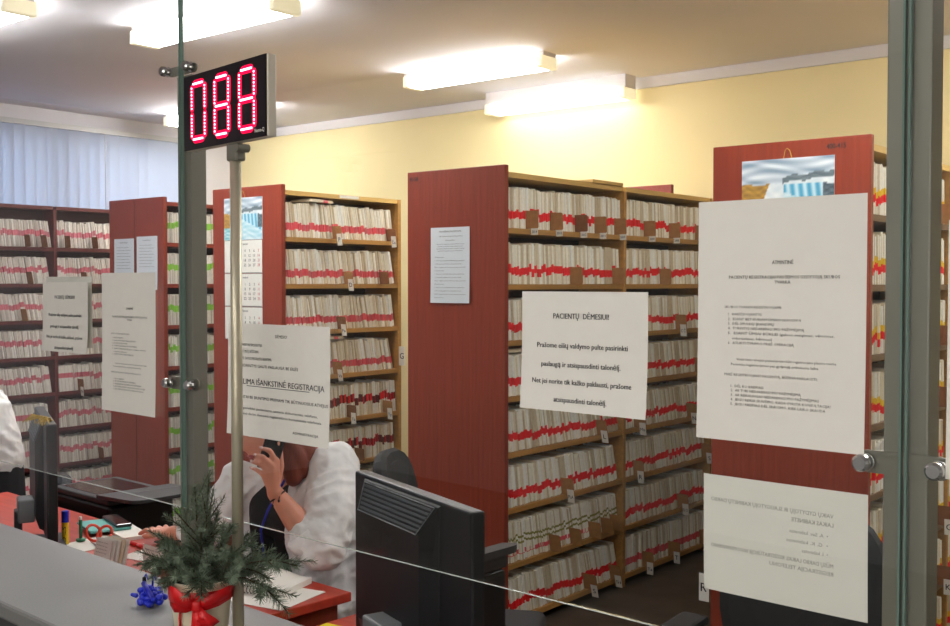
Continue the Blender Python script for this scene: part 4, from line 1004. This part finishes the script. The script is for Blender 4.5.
# white jacket, open in front: back, two side panels and sleeves
jk = MB()
jk.cap(che + Vector((-.09, .07, .03)), .10, che + Vector((.10, .07, .03)), .10); jk.cap(wai + Vector((-.09, .07, 0)), .115, wai + Vector((.09, .07, 0)), .115); jk.cap(pel + Vector((-.1, .06, .05)), .12, pel + Vector((.11, .06, .05)), .12)
for s, q in ((1, 1.0), (-1, .75)):
    k_ = 0 if s > 0 else -.03
    a, b, c = che + Vector((s * .155 + k_, -.01, .06)), wai + Vector((s * .175 + k_, -.03, .03)), pel + Vector((s * .18, -.04, .04))
    chain(jk, [(nek + Vector((s * .075, .01, -.02)), .042), (a, .085 * q), (b, .10 * q), (c, .115 * q)])
    chain(jk, [(a + Vector((0, .05, 0)), .1), (b + Vector((0, .06, 0)), .11), (c + Vector((0, .06, 0)), .115)])
    chain(jk, [(nek + Vector((s * .08, .0, .0)), .03), (che + Vector((s * .115 + k_, -.085, .02)), .036), (wai + Vector((s * .135 + k_, -.10, .02)), .04), (pel + Vector((s * .15, -.10, .06)), .05)])
chain(jk, [(nek + Vector((-.08, .05, -.02)), .05), (nek + Vector((.08, .05, -.02)), .05)])
chain(jk, [(che + Vector((.12, .02, .09)), .082), (shR + Vector((.012, -.005, .0)), .088), ((shR + elR) / 2 + Vector((.045, -.015, .0)), .088), (elR + Vector((.025, .0, .012)), .078)])
chain(jk, [(elR + Vector((.02, 0, .008)), .076), (elR + (wrR - elR) * .22 + Vector((.004, -.0, .002)), .066)])
chain(jk, [(che + Vector((-.12, .02, .06)), .08), (shL, .074), (elL, .064), (elL + (wrL - elL) * .55, .05)])
jo = relief('white_jacket', jk, .007, ['cloth_white'], wr, 4, folds=.012)
cu = MB(); d = (wrR - elR).normalized(); c0_ = elR + (wrR - elR) * .30 + Vector((.002, 0, .002))
cu.tube([c0_ - d * .05, c0_ - d * .005, c0_ + d * .004, c0_ + d * .003, c0_ - d * .02], [.073, .0725, .068, .060, .052], 24); cu.build('rolled_cuff', 'cloth_white', wr, smooth=True)
tr = MB()
for s in (-1, 1):
    hip = pel + Vector((s * .09, -.02, -.01)); kne = L_(-2.95 + s * .12, 1.97, .53); ank = L_(-2.95 + s * .12, 2.0, .12)
    chain(tr, [(hip, .105), (kne, .074), (ank, .055)])
tr.cap(pel + Vector((-.09, .0, -.01)), .125, pel + Vector((.09, .0, -.01)), .125)
relief('trousers', tr, .01, ['trouser_white'], wr, 4)
m = MB(); m.tube([nek + Vector((.05, -.04, .0)), che + Vector((.03, -.125, .02)), che + Vector((.0, -.132, -.05)), wai + Vector((-.02, -.135, .02))], .0045, 8)
m.build('blue_lanyard', 'lanyard_blue', wr, smooth=True)
m = MB(); d = (wrR - wp).normalized() if (wrR - wp).length > .002 else (elR - wrR).normalized(); d = (elR - wrR).normalized(); a = d.orthogonal().normalized(); b = d.cross(a); c_ = wrR + d * .012
m.tube([c_ + (a * math.cos(t) + b * math.sin(t)) * .0305 for t in [2 * math.pi * k / 20 for k in range(21)]], .0028, 6)
for t in (3.4, 4.2, 5.0):
    p = c_ + (a * math.cos(t) + b * math.sin(t)) * .031; m.tube([p, p + Vector((.004, -.008, -.016))], .0012, 5); m.cap(p + Vector((.004, -.008, -.018)), .0035, p + Vector((.004, -.008, -.02)), .0035, 8)
m.build('cord_bracelet', 'bracelet', wr, smooth=True)
for s in (-1, 1):
    ank = L_(-2.95 + s * .12, 2.0, .09); m = MB(); chain(m, [(ank + Vector((0, .03, -.045)), .044), (ank + Vector((0, -.14, -.052)), .036)]); relief('shoe', m, .008, ['black_matt'], wr, 2)
# phone in the hand
ph = thing('mobile_phone', 'black phone held to the ear by the person in white jacket', 'phone', Vector(wr.matrix_basis @ Vector((0.1687, -0.2648, 1.1498))), 0)
ax = (Vector((0.1560, -0.2411, 1.1877)) - Vector((0.1711, -0.2846, 1.1044))).normalized(); nrm = Vector((.62, -.75, .1)); nrm = (nrm - ax * nrm.dot(ax)).normalized(); sd = ax.cross(nrm)
ph.rotation_euler = (Matrix.Rotation(AL, 3, 'Z') @ Matrix((sd, ax, nrm)).transposed()).to_euler()
MB().rbox(-.033, .033, -.068, .068, -.0045, .0045, .004).build('body', 'phone_glass', ph)
MB().rbox(-.022, -.006, .035, .06, .0044, .0056, .0004).build('camera_bump', 'dark_grey_plastic', ph)

# --- person at the left edge, sitting with the back towards the rack aisle
pr_ = thing('person', 'person in white blouse and black trousers cut off at the left edge', 'person', P(-5.22, 2.25, 0), AL + R(-22))
sk = MB(); hm2 = head_mesh(sk, Vector((-.03, -.12, 1.33)), R(-10), R(14), 0)
pe, ws, cs_, nk = Vector((0, .02, .58)), Vector((0, .02, .78)), Vector((0, -.01, 1.0)), Vector((-.01, -.05, 1.17))
chain(sk, [(Vector((-.02, -.09, 1.27)), .055), (nk, .055), (cs_, .1), (ws, .1), (pe, .13)])
for s in (-1, 1):
    sh, el, wr2 = Vector((s * .17, -.03, 1.1)), Vector((s * .2, -.16, .87)), Vector((s * .12, -.38, .80))
    chain(sk, [(cs_ + Vector((s * .08, 0, .06)), .07), (sh, .05), (el, .04), (wr2, .026)]); sk.cap(pe + Vector((s * .02, 0, 0)), .12, pe + Vector((s * .09, 0, 0)), .11)
    for k in range(4): b_ = wr2 + Vector((-.03 + .02 * k, -.08, -.005)); sk.cap(wr2, .022, b_, .012); chain(sk, [(b_, .01), (b_ + Vector((0, -.03, .002)), .009), (b_ + Vector((0, -.058, -.012)), .0076)])
    chain(sk, [(wr2 + Vector((-s * .02, -.02, 0)), .014), (wr2 + Vector((-s * .05, -.06, -.008)), .009)])
    kn_ = Vector((s * .11, -.38, .52)); an = Vector((s * .11, -.36, .09)); chain(sk, [(pe + Vector((s * .09, -.04, -.02)), .085), (kn_, .058), (an, .036)]); chain(sk, [(an - Vector((0, 0, .04)), .038), (an + Vector((0, -.13, -.06)), .028)])
relief('body', sk, .006, ['skin'], pr_, 4); face_parts(hm2, pr_)
h = MB(); h.cap(hm2 @ Vector((0, .012, .035)), .098, hm2 @ Vector((0, .03, .02)), .096); chain(h, [(hm2 @ Vector((0, .07, 0)), .06), (hm2 @ Vector((0, .1, -.06)), .05)]); relief('hair', h, .008, ['hair_brown'], pr_, 3)
b = MB()
for s in (-1, 1):
    chain(b, [(cs_ + Vector((s * .09, .01, .07)), .10), (cs_ + Vector((s * .1, .02, -.06)), .125), (ws + Vector((s * .09, .01, .06)), .125)])
    chain(b, [(cs_ + Vector((s * .1, 0, .08)), .085), (Vector((s * .18, -.03, 1.08)), .076), (Vector((s * .205, -.15, .89)), .064), (Vector((s * .17, -.27, .84)), .05)])
b.cap(nk + Vector((-.05, .03, -.04)), .06, nk + Vector((.05, .03, -.04)), .06)
relief('white_blouse', b, .009, ['cloth_white'], pr_, 4, folds=.01)
b = MB()
for s in (-1, 1): chain(b, [(ws + Vector((s * .09, .015, .0)), .118), (pe + Vector((s * .1, .0, .04)), .14), (Vector((s * .11, -.38, .52)), .078), (Vector((s * .11, -.36, .12)), .056)])
relief('black_trousers', b, .01, ['cloth_black'], pr_, 4)
for s in (-1, 1):
    an = Vector((s * .11, -.36, .09)); m = MB(); chain(m, [(an + Vector((0, .03, -.045)), .044), (an + Vector((0, -.14, -.052)), .036)]); relief('shoe', m, .008, ['black_matt'], pr_, 2)
